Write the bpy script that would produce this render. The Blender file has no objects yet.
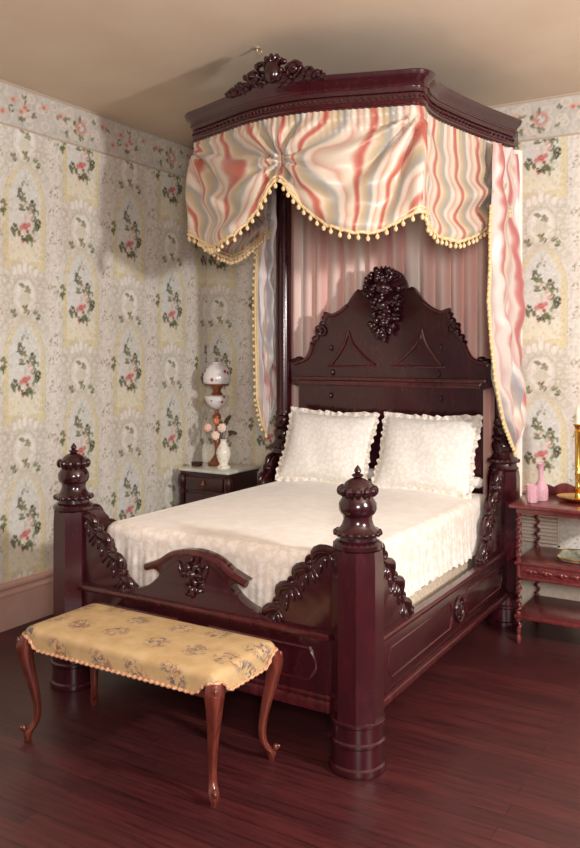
import bpy, bmesh, math, random
import numpy as np
from mathutils import Vector, Matrix
R = random.Random(7)
PI = math.pi
scene = bpy.context.scene
COL = scene.collection

# ------------------------------------------------------------------ helpers
def lin(c):
    return tuple((x/255/12.92) if x/255 <= 0.04045 else ((x/255+0.055)/1.055)**2.4 for x in c)

def catmull(pts, n=6, closed=False):
    P = [tuple(p) for p in pts]; out = []
    m = len(P)
    rng = range(m) if closed else range(m-1)
    for i in rng:
        if closed: p0, p1, p2, p3 = P[(i-1) % m], P[i], P[(i+1) % m], P[(i+2) % m]
        else: p0, p1, p2, p3 = P[max(i-1, 0)], P[i], P[i+1], P[min(i+2, m-1)]
        for k in range(n):
            t = k/n
            out.append(tuple(0.5*((2*b)+(-a+c)*t+(2*a-5*b+4*c-d)*t*t+(-a+3*b-3*c+d)*t**3) for a, b, c, d in zip(p0, p1, p2, p3)))
    if not closed: out.append(P[-1])
    return out

def interp(tab, x):
    if x <= tab[0][0]: return tab[0][1]
    for (a, b), (c, d) in zip(tab, tab[1:]):
        if x <= c: return b+(d-b)*(x-a)/(c-a)
    return tab[-1][1]

def smooth01(x):
    x = max(0.0, min(1.0, x)); return x*x*(3-2*x)

class MB:
    def __init__(s, xf=None):
        s.v = []; s.f = []; s.uv = {}; s.xf = xf
    def add(s, vs, fs, uvs=None):
        b = len(s.v)
        if s.xf: vs = [s.xf(p) for p in vs]
        s.v += [tuple(p) for p in vs]
        s.f += [tuple(i+b for i in f) for f in fs]
        if uvs:
            for i, u in enumerate(uvs): s.uv[b+i] = u
        return s
    def box(s, x0, x1, y0, y1, z0, z1):
        vs = [(x, y, z) for x in (x0, x1) for y in (y0, y1) for z in (z0, z1)]
        return s.add(vs, [(0,1,3,2),(4,6,7,5),(0,4,5,1),(2,3,7,6),(0,2,6,4),(1,5,7,3)])
    def bbox(s, x0, x1, y0, y1, z0, z1, b=.004):
        # box with chamfered edges
        bm = bmesh.new(); bmesh.ops.create_cube(bm, size=1)
        for v in bm.verts:
            v.co = Vector((x0 if v.co.x < 0 else x1, y0 if v.co.y < 0 else y1, z0 if v.co.z < 0 else z1))
        bmesh.ops.bevel(bm, geom=bm.edges[:], offset=b, segments=2, affect='EDGES', profile=.5)
        s.frombm(bm); return s
    def frombm(s, bm):
        bm.verts.index_update()
        s.add([tuple(v.co) for v in bm.verts], [tuple(v.index for v in f.verts) for f in bm.faces]); bm.free()
    def lathe(s, prof, c=(0,0,0), n=24, rot=0, sx=1, sy=1, flute=0, fa=0, twist=0):
        vs = []; fs = []; m = len(prof)
        for (r, z) in prof:
            for k in range(n):
                a = rot+2*PI*k/n+twist*z
                rr = r*(1+fa*math.cos(flute*a)) if flute else r
                vs.append((c[0]+rr*sx*math.cos(a), c[1]+rr*sy*math.sin(a), c[2]+z))
        for i in range(m-1):
            for k in range(n):
                k2 = (k+1) % n
                fs.append((i*n+k, i*n+k2, (i+1)*n+k2, (i+1)*n+k))
        if prof[0][0] > 1e-4: fs.append(tuple(range(n))[::-1])
        if prof[-1][0] > 1e-4: fs.append(tuple((m-1)*n+k for k in range(n)))
        return s.add(vs, fs)
    def tube(s, path, rad, n=8, closed=False, squash=1.0):
        P = [Vector(p) for p in path]; m = len(P); vs = []; fs = []
        up = None
        for i, p in enumerate(P):
            if closed: t = P[(i+1) % m]-P[(i-1) % m]
            else: t = P[min(i+1, m-1)]-P[max(i-1, 0)]
            if t.length < 1e-9: t = Vector((0,0,1))
            t.normalize()
            if up is None:
                up = Vector((0,1,0)) if abs(t.y) < .9 else Vector((1,0,0))
            u = (up-t*up.dot(t))
            if u.length < 1e-6: u = t.orthogonal()
            u.normalize(); w = t.cross(u); up = u
            r = rad(i/(m-1)) if callable(rad) else rad
            for k in range(n):
                a = 2*PI*k/n
                vs.append(tuple(p+u*(r*squash*math.cos(a))+w*(r*math.sin(a))))
        for i in range(m if closed else m-1):
            j = (i+1) % m
            for k in range(n):
                k2 = (k+1) % n
                fs.append((i*n+k, i*n+k2, j*n+k2, j*n+k))
        if not closed:
            fs.append(tuple(range(n))[::-1]); fs.append(tuple((m-1)*n+k for k in range(n)))
        return s.add(vs, fs)
    def ell(s, c, r, ang=0, n=10, m=6):
        # ellipsoid turned by ang in the x/z plane
        ca, sa = math.cos(ang), math.sin(ang); vs = []; fs = []
        def T(x, y, z): return (c[0]+x*ca-z*sa, c[1]+y, c[2]+x*sa+z*ca)
        vs.append(T(0, 0, -r[2]))
        for i in range(1, m):
            p = -PI/2+PI*i/m
            for k in range(n):
                a = 2*PI*k/n
                vs.append(T(r[0]*math.cos(p)*math.cos(a), r[1]*math.cos(p)*math.sin(a), r[2]*math.sin(p)))
        vs.append(T(0, 0, r[2])); L = len(vs)-1
        for k in range(n): fs.append((0, 1+(k+1) % n, 1+k)); fs.append((L, L-n+k, L-n+(k+1) % n))
        for i in range(m-2):
            for k in range(n):
                k2 = (k+1) % n
                fs.append((1+i*n+k, 1+i*n+k2, 1+(i+1)*n+k2, 1+(i+1)*n+k))
        return s.add(vs, fs)
    def plate(s, outline, y0, y1, bev=.006):
        # outline in (x,z), extruded along y, edges rounded
        bm = bmesh.new()
        vs = [bm.verts.new((a, y0, z)) for a, z in outline]
        f = bm.faces.new(vs)
        r = bmesh.ops.extrude_face_region(bm, geom=[f])
        nv = [g for g in r['geom'] if isinstance(g, bmesh.types.BMVert)]
        for v in nv: v.co.y = y1
        if bev:
            rim = [e for e in bm.edges if abs(e.verts[0].co.y-e.verts[1].co.y) < 1e-6]
            bmesh.ops.bevel(bm, geom=rim, offset=bev, segments=2, affect='EDGES', profile=.5, clamp_overlap=True)
        big = [f for f in bm.faces if len(f.verts) > 4]
        bmesh.ops.triangulate(bm, faces=big)
        s.frombm(bm); return s
    def grid(s, nu, nv, fn, uvfn=None):
        vs = []; uv = []
        for j in range(nv+1):
            for i in range(nu+1):
                vs.append(fn(i/nu, j/nv)); uv.append(uvfn(i/nu, j/nv) if uvfn else (i/nu, j/nv))
        W = nu+1
        fs = [(j*W+i, j*W+i+1, (j+1)*W+i+1, (j+1)*W+i) for j in range(nv) for i in range(nu)]
        return s.add(vs, fs, uv)
    def spiral(s, c, r0, r1, turns, rad, a0=0, y=0, n=7, sgn=1, tail=None):
        steps = int(10*turns)+6; path = []
        for i in range(steps+1):
            t = i/steps; r = r0+(r1-r0)*t; a = a0+sgn*2*PI*turns*t
            path.append((c[0]+r*math.cos(a), y, c[1]+r*math.sin(a)))
        s.tube(path, lambda t: rad*(1-.35*t), n=n)
        s.ell((c[0], y, c[1]), (rad*1.15, rad*1.3, rad*1.15), n=8, m=5)
        return s
    def build(s, name, mat, parent=None, smooth=True, recalc=True, angle=40, loc=None, label=None):
        root = parent
        off = Vector((0, 0, 0))
        p = parent
        while p is not None: off += p.location; p = p.parent
        if loc: off = Vector(loc)
        me = bpy.data.meshes.new(name)
        me.from_pydata([(x-off.x, y-off.y, z-off.z) for x, y, z in s.v], [], s.f)
        if recalc:
            bm = bmesh.new(); bm.from_mesh(me); bmesh.ops.recalc_face_normals(bm, faces=bm.faces); bm.to_mesh(me); bm.free()
        if s.uv:
            ul = me.uv_layers.new(name='UVMap')
            idx = np.zeros(len(me.loops), dtype=np.int32); me.loops.foreach_get('vertex_index', idx)
            arr = np.array([s.uv.get(i, (0, 0)) for i in range(len(me.vertices))], dtype=np.float32)
            ul.data.foreach_set('uv', arr[idx].ravel())
        me.materials.append(mat)
        if smooth:
            me.polygons.foreach_set('use_smooth', [True]*len(me.polygons))
            if angle: me.set_sharp_from_angle(angle=math.radians(angle))
        o = bpy.data.objects.new(name, me); COL.objects.link(o)
        if parent: o.parent = parent
        if loc: o.location = loc
        if label: o['label'] = label
        return o

def thing(name, label, cat, loc, group=None):
    o = bpy.data.objects.new(name, None); COL.objects.link(o)
    o.location = loc; o['label'] = label; o['category'] = cat; o.empty_display_size = .1
    if group: o['group'] = group
    return o
def tag(o, label, cat, group=None):
    o['label'] = label; o['category'] = cat
    if group: o['group'] = group
    return o
def struct(o):
    o['kind'] = 'structure'; return o

# ------------------------------------------------------------------ materials
def newmat(name):
    m = bpy.data.materials.new(name); m.use_nodes = True
    nt = m.node_tree; b = nt.nodes['Principled BSDF']
    return m, nt, b
def N(nt, t, **k):
    n = nt.nodes.new(t)
    for a, v in k.items(): setattr(n, a, v)
    return n
def ramp(nt, stops, interp='LINEAR'):
    r = N(nt, 'ShaderNodeValToRGB'); e = r.color_ramp.elements; r.color_ramp.interpolation = interp
    e[0].position, e[0].color = stops[0][0], (*lin(stops[0][1]), 1)
    e[1].position, e[1].color = stops[-1][0], (*lin(stops[-1][1]), 1)
    for p, c in stops[1:-1]:
        x = e.new(p); x.color = (*lin(c), 1)
    return r
def plain(name, c, rough=.5, metal=0, noise=None, spec=.5, coat=0, bump=0, bscale=200, coord='Object', trans=0, ior=1.45, emis=0):
    m, nt, b = newmat(name)
    b.inputs['Roughness'].default_value = rough; b.inputs['Metallic'].default_value = metal
    b.inputs['Specular IOR Level'].default_value = spec
    b.inputs['Coat Weight'].default_value = coat; b.inputs['Coat Roughness'].default_value = .12
    b.inputs['Transmission Weight'].default_value = trans; b.inputs['IOR'].default_value = ior
    b.inputs['Base Color'].default_value = (*lin(c), 1)
    tc = N(nt, 'ShaderNodeTexCoord')
    sc, c2 = noise if noise else (30, tuple(min(255, x*1.06) for x in c))
    nz = N(nt, 'ShaderNodeTexNoise'); nz.inputs['Scale'].default_value = sc; nz.inputs['Detail'].default_value = 4
    nt.links.new(tc.outputs[coord], nz.inputs['Vector'])
    r = ramp(nt, [(.35, c), (.68, c2)]); nt.links.new(nz.outputs['Fac'], r.inputs['Fac'])
    nt.links.new(r.outputs['Color'], b.inputs['Base Color'])
    if bump:
        n2 = N(nt, 'ShaderNodeTexNoise'); n2.inputs['Scale'].default_value = bscale
        nt.links.new(tc.outputs[coord], n2.inputs['Vector'])
        bp = N(nt, 'ShaderNodeBump'); bp.inputs['Strength'].default_value = bump; bp.inputs['Distance'].default_value = .002
        nt.links.new(n2.outputs['Fac'], bp.inputs['Height']); nt.links.new(bp.outputs['Normal'], b.inputs['Normal'])
    return m

def wood(name, c1, c2, rough=.26, scale=(6, 6, 1.2), coat=.35):
    m, nt, b = newmat(name)
    tc = N(nt, 'ShaderNodeTexCoord'); mp = N(nt, 'ShaderNodeMapping'); mp.inputs['Scale'].default_value = scale
    nz = N(nt, 'ShaderNodeTexNoise'); nz.inputs['Scale'].default_value = 5; nz.inputs['Detail'].default_value = 6; nz.inputs['Distortion'].default_value = 1.2
    nt.links.new(tc.outputs['Object'], mp.inputs['Vector']); nt.links.new(mp.outputs['Vector'], nz.inputs['Vector'])
    r = ramp(nt, [(.3, c1), (.7, c2)]); nt.links.new(nz.outputs['Fac'], r.inputs['Fac'])
    nt.links.new(r.outputs['Color'], b.inputs['Base Color'])
    b.inputs['Roughness'].default_value = rough
    b.inputs['Coat Weight'].default_value = coat; b.inputs['Coat Roughness'].default_value = .15
    return m

M = {}
M['wood'] = wood('dark_mahogany', (46, 12, 19), (62, 18, 25), rough=.22)
M['wood2'] = wood('dark_mahogany_molding', (54, 16, 21), (84, 29, 31), rough=.24)
M['carve'] = wood('carved_mahogany', (34, 9, 14), (58, 18, 24), rough=.2, coat=.4)
M['benchwood'] = wood('bench_walnut', (80, 32, 26), (118, 54, 40), rough=.25, coat=.5)
M['tablewood'] = wood('table_rosewood', (84, 32, 34), (120, 52, 50), rough=.28, coat=.4)
M['ebony'] = wood('nightstand_wood', (36, 14, 16), (62, 26, 26), rough=.3)
M['marble'] = plain('white_marble', (226, 224, 212), rough=.15, noise=(8, (196, 198, 190)))
M['gold'] = plain('polished_brass', (214, 162, 70), rough=.22, metal=1, noise=(20, (236, 196, 104)))
M['bronze'] = plain('aged_bronze', (140, 84, 58), rough=.4, metal=.55, noise=(20, (166, 104, 72)))
M['candle'] = plain('candle_wax', (240, 230, 200), rough=.5)
M['pinkglass'] = plain('pink_glass', (244, 186, 204), rough=.08, noise=(90, (250, 220, 228)), trans=.5, spec=.6)
M['clearglass'] = plain('pressed_glass', (200, 206, 190), rough=.15, noise=(60, (160, 160, 140)), trans=.35)
M['lining'] = plain('canopy_lining', (220, 180, 165), rough=.8)
M['mattress'] = plain('mattress_ticking', (226, 212, 192), rough=.85, noise=(60, (200, 176, 150)))
M['sheet'] = plain('white_sheet', (236, 230, 222), rough=.8)
M['iron'] = plain('hook_metal', (190, 170, 140), rough=.4, metal=.6)
M['ventpaint'] = plain('vent_paint', (214, 200, 186), rough=.6)
M['shadow'] = plain('vent_recess_shade', (120, 100, 92), rough=.8)  # dark tone standing in for the shade between the louvres
M['box'] = plain('trinket_leather', (56, 28, 26), rough=.4)
M['leafdark'] = plain('bouquet_leaf', (70, 44, 38), rough=.5, noise=(40, (58, 62, 40)))
M['petalw'] = plain('white_petal', (244, 228, 218), rough=.6, noise=(60, (248, 214, 204)))
M['petalp'] = plain('pink_petal', (238, 188, 172), rough=.6, noise=(60, (244, 206, 190)))
M['petalc'] = plain('coral_petal', (206, 120, 90), rough=.6)
M['pistil'] = plain('flower_centre', (232, 190, 70), rough=.6)
M['ceiling'] = plain('ceiling_plaster', (218, 200, 178), rough=.9, noise=(2.5, (212, 192, 168)), bump=.25, bscale=160)
M['baseboard'] = plain('baseboard_shaded_paint', (196, 160, 146), rough=.45, noise=(6, (188, 150, 138)))  # left run: the shade on this side is put into the colour
M['baseboard_lit'] = plain('baseboard_back_lit_paint', (232, 220, 200), rough=.45)  # same woodwork on the back wall, paler to paint in the light it catches

def floor_mat():
    m, nt, b = newmat('stained_floorboards')
    tc = N(nt, 'ShaderNodeTexCoord')
    br = N(nt, 'ShaderNodeTexBrick'); br.offset = .37; br.squash = 1
    for k, v in (('Scale', 1), ('Mortar Size', .0018), ('Brick Width', 2.3), ('Row Height', .085), ('Bias', 0)): br.inputs[k].default_value = v
    br.inputs['Color1'].default_value = (*lin((92, 43, 45)), 1)
    br.inputs['Color2'].default_value = (*lin((74, 34, 38)), 1)
    br.inputs['Mortar'].default_value = (*lin((46, 18, 22)), 1)
    nt.links.new(tc.outputs['Object'], br.inputs['Vector'])
    mp = N(nt, 'ShaderNodeMapping'); mp.inputs['Scale'].default_value = (1.6, 22, 1)
    nz = N(nt, 'ShaderNodeTexNoise'); nz.inputs['Scale'].default_value = 2.2; nz.inputs['Detail'].default_value = 7; nz.inputs['Roughness'].default_value = .65
    nt.links.new(tc.outputs['Object'], mp.inputs['Vector']); nt.links.new(mp.outputs['Vector'], nz.inputs['Vector'])
    r = ramp(nt, [(.3, (150, 128, 128)), (.55, (225, 215, 215)), (.75, (255, 235, 225))]); nt.links.new(nz.outputs['Fac'], r.inputs['Fac'])
    mx = N(nt, 'ShaderNodeMix', data_type='RGBA', blend_type='MULTIPLY'); mx.inputs[0].default_value = 1
    nt.links.new(br.outputs['Color'], mx.inputs[6]); nt.links.new(r.outputs['Color'], mx.inputs[7])
    nt.links.new(mx.outputs[2], b.inputs['Base Color'])
    n2 = N(nt, 'ShaderNodeTexNoise'); n2.inputs['Scale'].default_value = 3
    nt.links.new(tc.outputs['Object'], n2.inputs['Vector'])
    mr = N(nt, 'ShaderNodeMapRange'); mr.inputs[3].default_value = .3; mr.inputs[4].default_value = .5
    nt.links.new(n2.outputs['Fac'], mr.inputs[0]); nt.links.new(mr.outputs[0], b.inputs['Roughness'])
    bp = N(nt, 'ShaderNodeBump'); bp.inputs['Strength'].default_value = .25; bp.inputs['Distance'].default_value = .002
    nt.links.new(mx.outputs[2], bp.inputs['Height']); nt.links.new(bp.outputs['Normal'], b.inputs['Normal'])
    return m
M['floor'] = floor_mat()

def stripe_mat(name, freq=1.0):
    m, nt, b = newmat(name)
    uv = N(nt, 'ShaderNodeUVMap'); uv.uv_map = 'UVMap'
    sx = N(nt, 'ShaderNodeSeparateXYZ'); nt.links.new(uv.outputs['UV'], sx.inputs[0])
    mp = N(nt, 'ShaderNodeMapping'); mp.inputs['Scale'].default_value = (5, 9, 1); nt.links.new(uv.outputs['UV'], mp.inputs['Vector'])
    nz = N(nt, 'ShaderNodeTexNoise'); nz.inputs['Scale'].default_value = 1.0; nz.inputs['Detail'].default_value = 1.5
    nt.links.new(mp.outputs['Vector'], nz.inputs['Vector'])
    # metres across -> stripe repeat, with scalloped wavy edges
    wv = N(nt, 'ShaderNodeMath', operation='SINE'); w0 = N(nt, 'ShaderNodeMath', operation='MULTIPLY'); w0.inputs[1].default_value = 48
    nt.links.new(sx.outputs['Y'], w0.inputs[0]); nt.links.new(w0.outputs[0], wv.inputs[0])
    w1 = N(nt, 'ShaderNodeMath', operation='MULTIPLY'); w1.inputs[1].default_value = .0035; nt.links.new(wv.outputs[0], w1.inputs[0])
    n1 = N(nt, 'ShaderNodeMath', operation='MULTIPLY_ADD'); n1.inputs[1].default_value = .04; nt.links.new(nz.outputs['Fac'], n1.inputs[0]); nt.links.new(w1.outputs[0], n1.inputs[2])
    a = N(nt, 'ShaderNodeMath', operation='ADD'); nt.links.new(sx.outputs['X'], a.inputs[0]); nt.links.new(n1.outputs[0], a.inputs[1])
    d = N(nt, 'ShaderNodeMath', operation='MULTIPLY'); d.inputs[1].default_value = freq/.24; nt.links.new(a.outputs[0], d.inputs[0])
    fr = N(nt, 'ShaderNodeMath', operation='FRACT'); nt.links.new(d.outputs[0], fr.inputs[0])
    r = ramp(nt, [(0, (220, 204, 188)), (.10, (226, 212, 196)), (.17, (200, 126, 108)), (.22, (186, 98, 84)), (.26, (190, 108, 94)), (.33, (222, 204, 184)), (.42, (204, 182, 152)), (.5, (192, 172, 142)), (.58, (172, 166, 158)), (.66, (168, 164, 160)), (.75, (226, 212, 198)), (.84, (226, 210, 196)), (.9, (208, 164, 148)), (1, (220, 204, 188))])
    nt.links.new(fr.outputs[0], r.inputs['Fac']); nt.links.new(r.outputs['Color'], b.inputs['Base Color'])
    b.inputs['Roughness'].default_value = .36; b.inputs['Specular IOR Level'].default_value = .55
    b.inputs['Sheen Weight'].default_value = .25
    return m
M['stripe'] = stripe_mat('striped_satin')
for n_ in M['stripe'].node_tree.nodes:
    if n_.type == 'VALTORGB':
        for e_ in n_.color_ramp.elements:
            c_ = e_.color; e_.color = (.87*c_[0], .87*c_[1], .84*c_[2], 1)
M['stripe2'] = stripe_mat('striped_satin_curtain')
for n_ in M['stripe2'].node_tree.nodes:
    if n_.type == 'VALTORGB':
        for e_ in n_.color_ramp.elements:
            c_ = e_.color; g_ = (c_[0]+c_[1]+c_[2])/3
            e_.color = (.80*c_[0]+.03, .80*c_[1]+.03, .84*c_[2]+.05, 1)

def pleat_mat():
    m, nt, b = newmat('rose_pleated_cloth')
    tc = N(nt, 'ShaderNodeTexCoord'); mp = N(nt, 'ShaderNodeMapping'); mp.inputs['Scale'].default_value = (7, 1, .1)
    nt.links.new(tc.outputs['Object'], mp.inputs['Vector'])
    nz = N(nt, 'ShaderNodeTexNoise'); nz.inputs['Scale'].default_value = 1.4; nz.inputs['Detail'].default_value = 1
    nt.links.new(mp.outputs['Vector'], nz.inputs['Vector'])
    r = ramp(nt, [(.3, (232, 178, 168)), (.5, (244, 208, 196)), (.66, (252, 236, 226))]); nt.links.new(nz.outputs['Fac'], r.inputs['Fac'])
    nt.links.new(r.outputs['Color'], b.inputs['Base Color']); b.inputs['Roughness'].default_value = .5
    b.inputs['Sheen Weight'].default_value = .3
    return m
M['pleat'] = pleat_mat()

def lace_mat(name, base=(238, 232, 222), dark=(208, 192, 172), scale=26, bump=.6):
    m, nt, b = newmat(name)
    tc = N(nt, 'ShaderNodeTexCoord')
    vo = N(nt, 'ShaderNodeTexVoronoi', feature='SMOOTH_F1'); vo.inputs['Scale'].default_value = scale; vo.inputs['Smoothness'].default_value = .4
    nz = N(nt, 'ShaderNodeTexNoise'); nz.inputs['Scale'].default_value = scale*1.6; nz.inputs['Detail'].default_value = 5; nz.inputs['Distortion'].default_value = 1.5
    nt.links.new(tc.outputs['Object'], vo.inputs['Vector']); nt.links.new(tc.outputs['Object'], nz.inputs['Vector'])
    mx = N(nt, 'ShaderNodeMath', operation='MULTIPLY_ADD'); mx.inputs[1].default_value = .7
    nt.links.new(vo.outputs['Distance'], mx.inputs[0]); nt.links.new(nz.outputs['Fac'], mx.inputs[2])
    r = ramp(nt, [(.5, base), (.72, base), (.95, dark)]); nt.links.new(mx.outputs[0], r.inputs['Fac'])
    nt.links.new(r.outputs['Color'], b.inputs['Base Color']); b.inputs['Roughness'].default_value = .85
    b.inputs['Sheen Weight'].default_value = .2
    bp = N(nt, 'ShaderNodeBump'); bp.inputs['Strength'].default_value = bump; bp.inputs['Distance'].default_value = .003; bp.invert = True
    nt.links.new(mx.outputs[0], bp.inputs['Height']); nt.links.new(bp.outputs['Normal'], b.inputs['Normal'])
    return m
M['spread'] = lace_mat('bedspread_lace', (246, 240, 232), (232, 220, 208), 26, .6)
M['spreadtop'] = lace_mat('bedspread_top', (247, 242, 236), (241, 234, 226), 16, .35)
M['pillow'] = lace_mat('pillow_lace', (242, 240, 236), (229, 224, 216), 42, .4)
M['ruffle'] = lace_mat('lace_ruffle', (240, 236, 230), (212, 202, 188), 60, .8)
M['fringe'] = plain('gold_ball_fringe', (238, 216, 172), rough=.7, noise=(140, (216, 182, 128)))
M['braid'] = plain('cushion_braid', (226, 186, 146), rough=.7, noise=(160, (176, 112, 86)))

def bench_fabric():
    m, nt, b = newmat('gold_damask')
    tc = N(nt, 'ShaderNodeTexCoord')
    nz = N(nt, 'ShaderNodeTexNoise'); nz.inputs['Scale'].default_value = 14; nz.inputs['Detail'].default_value = 5
    nt.links.new(tc.outputs['Object'], nz.inputs['Vector'])
    base = ramp(nt, [(.3, (186, 154, 108)), (.7, (206, 177, 132))]); nt.links.new(nz.outputs['Fac'], base.inputs['Fac'])
    # sprigs: one small bouquet per voronoi cell
    sp_ = N(nt, 'ShaderNodeSeparateXYZ'); nt.links.new(tc.outputs['Object'], sp_.inputs[0])
    ax = N(nt, 'ShaderNodeMath', operation='MULTIPLY_ADD'); ax.inputs[1].default_value = .7; nt.links.new(sp_.outputs['Z'], ax.inputs[0]); nt.links.new(sp_.outputs['X'], ax.inputs[2])
    ay = N(nt, 'ShaderNodeMath', operation='ADD'); nt.links.new(sp_.outputs['Z'], ay.inputs[0]); nt.links.new(sp_.outputs['Y'], ay.inputs[1])
    mp = N(nt, 'ShaderNodeCombineXYZ'); nt.links.new(ax.outputs[0], mp.inputs[0]); nt.links.new(ay.outputs[0], mp.inputs[1])
    vo = N(nt, 'ShaderNodeTexVoronoi', voronoi_dimensions='2D'); vo.inputs['Scale'].default_value = 5.2; vo.inputs['Randomness'].default_value = .45
    nt.links.new(mp.outputs[0], vo.inputs['Vector'])
    lt = N(nt, 'ShaderNodeMapRange', interpolation_type='SMOOTHSTEP'); lt.inputs[1].default_value = .36; lt.inputs[2].default_value = .2; lt.inputs[3].default_value = 0; lt.inputs[4].default_value = 1
    nt.links.new(vo.outputs['Distance'], lt.inputs[0])
    n2 = N(nt, 'ShaderNodeTexNoise'); n2.inputs['Scale'].default_value = 46; n2.inputs['Detail'].default_value = 3; n2.inputs['Distortion'].default_value = 1
    nt.links.new(tc.outputs['Object'], n2.inputs['Vector'])
    t2 = N(nt, 'ShaderNodeMapRange'); t2.inputs[1].default_value = .46; t2.inputs[2].default_value = .56
    nt.links.new(n2.outputs['Fac'], t2.inputs[0])
    mu = N(nt, 'ShaderNodeMath', operation='MULTIPLY'); nt.links.new(lt.outputs[0], mu.inputs[0]); nt.links.new(t2.outputs[0], mu.inputs[1])
    n3 = N(nt, 'ShaderNodeTexNoise'); n3.inputs['Scale'].default_value = 30
    nt.links.new(tc.outputs['Object'], n3.inputs['Vector'])
    fc = ramp(nt, [(.4, (104, 90, 92)), (.5, (150, 132, 118)), (.6, (156, 104, 78))]); nt.links.new(n3.outputs['Fac'], fc.inputs['Fac'])
    mx = N(nt, 'ShaderNodeMix', data_type='RGBA'); nt.links.new(mu.outputs[0], mx.inputs[0])
    nt.links.new(base.outputs['Color'], mx.inputs[6]); nt.links.new(fc.outputs['Color'], mx.inputs[7])
    nt.links.new(mx.outputs[2], b.inputs['Base Color']); b.inputs['Roughness'].default_value = .6
    return m
M['damask'] = bench_fabric()

def porcelain(name, spots, scale=18, base=(238, 236, 236)):
    m, nt, b = newmat(name)
    tc = N(nt, 'ShaderNodeTexCoord'); vo = N(nt, 'ShaderNodeTexVoronoi'); vo.inputs['Scale'].default_value = scale
    nt.links.new(tc.outputs['Object'], vo.inputs['Vector'])
    r = ramp(nt, [(.0, spots), (.2, spots), (.3, base), (1, base)]); nt.links.new(vo.outputs['Distance'], r.inputs['Fac'])
    nt.links.new(r.outputs['Color'], b.inputs['Base Color']); b.inputs['Roughness'].default_value = .2
    return m
M['shade'] = porcelain('painted_glass_shade', (190, 80, 74), 17)
M['bowl'] = porcelain('painted_font', (196, 96, 88), 20)
M['vase'] = porcelain('painted_vase', (206, 178, 150), 34, (242, 238, 226))

# ------------------------------------------------------------------ wallpaper painting (colour attribute on the wall mesh)
rs = np.random.RandomState(3)
def vnoise(x, y, seed=0):
    xi = np.floor(x).astype(int); yi = np.floor(y).astype(int); fx = x-xi; fy = y-yi
    fx = fx*fx*(3-2*fx); fy = fy*fy*(3-2*fy)
    def h(a, b):
        n = (a*374761393+b*668265263+seed*974634777) & 0x7fffffff
        n = ((n ^ (n >> 13))*1274126177) & 0x7fffffff
        return ((n ^ (n >> 16)) & 0xffff)/65535.0
    return (h(xi, yi)*(1-fx)+h(xi+1, yi)*fx)*(1-fy)+(h(xi, yi+1)*(1-fx)+h(xi+1, yi+1)*fx)*fy
class Tile:
    def __init__(s, w, h, res, base):
        s.w, s.h, s.res = w, h, res
        s.nu, s.nv = int(round(w/res)), int(round(h/res))
        s.U, s.V = np.meshgrid((np.arange(s.nu)+.5)*w/s.nu-w/2, (np.arange(s.nv)+.5)*h/s.nv-h/2)
        s.C = np.ones((s.nv, s.nu, 3))*np.array(base)
    def wrap(s, d, p): return (d+p/2) % p-p/2
    def mix(s, m, c): s.C += np.clip(m, 0, 1)[..., None]*(np.array(c)-s.C)
    def d(s, cu, cv, ru, rv, ang=0):
        x = s.wrap(s.U-cu, s.w); y = s.wrap(s.V-cv, s.h)
        a, b = math.cos(ang), math.sin(ang)
        return np.hypot((x*a+y*b)/ru, (-x*b+y*a)/rv)
    def ell(s, cu, cv, ru, rv, c, ang=0, op=1, soft=.25):
        s.mix(op*(1-s.d(cu, cv, ru, rv, ang))/soft, c)
    def ring(s, cu, cv, ru, rv, wd, c, op=1):
        s.mix(op*(1-np.abs(s.d(cu, cv, ru, rv)-1)/wd)*1.5, c)
    def leaves(s, cu, cv, r, n, c, spread, op=.95):
        for _ in range(n):
            a = rs.uniform(0, 2*PI); q = rs.uniform(.1, 1)*spread
            cc = np.array(c)+rs.uniform(-16, 16)
            s.ell(cu+q*math.cos(a), cv+q*math.sin(a), r*rs.uniform(.7, 1.3), r*rs.uniform(.35, .6), cc, rs.uniform(0, PI), op)
OL = (112, 118, 84); OD = (84, 84, 64); CO = (206, 98, 96); PK = (232, 176, 166)
T = Tile(.47, .95, .003, (219, 217, 211))
def speck(t, sc, th, c, k, sd): t.mix((vnoise(t.U*sc+100, t.V*sc+100, sd)-th)*k, c)
speck(T, 60, .58, (200, 195, 180), 1.4, 1); speck(T, 110, .62, (186, 182, 162), 1.2, 2); speck(T, 90, .6, (238, 236, 230), 1.5, 7)
band = np.clip((np.abs(T.U)-.185)/.02, 0, 1); T.mix(band*.75, (231, 226, 221))
for cv in (-.34, -.2, -.05, .1, .22, .4):
    for cu in (-.205, .235, .205):
        T.leaves(cu+rs.uniform(-.02, .02), cv+rs.uniform(-.04, .04), .011, 4, (150, 146, 120), .03, .6)
for k in range(16): T.ring(.235+.012*math.sin(k*2.1), -.46+k*.06, .02, .026, .3, (210, 202, 192), .4)
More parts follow.
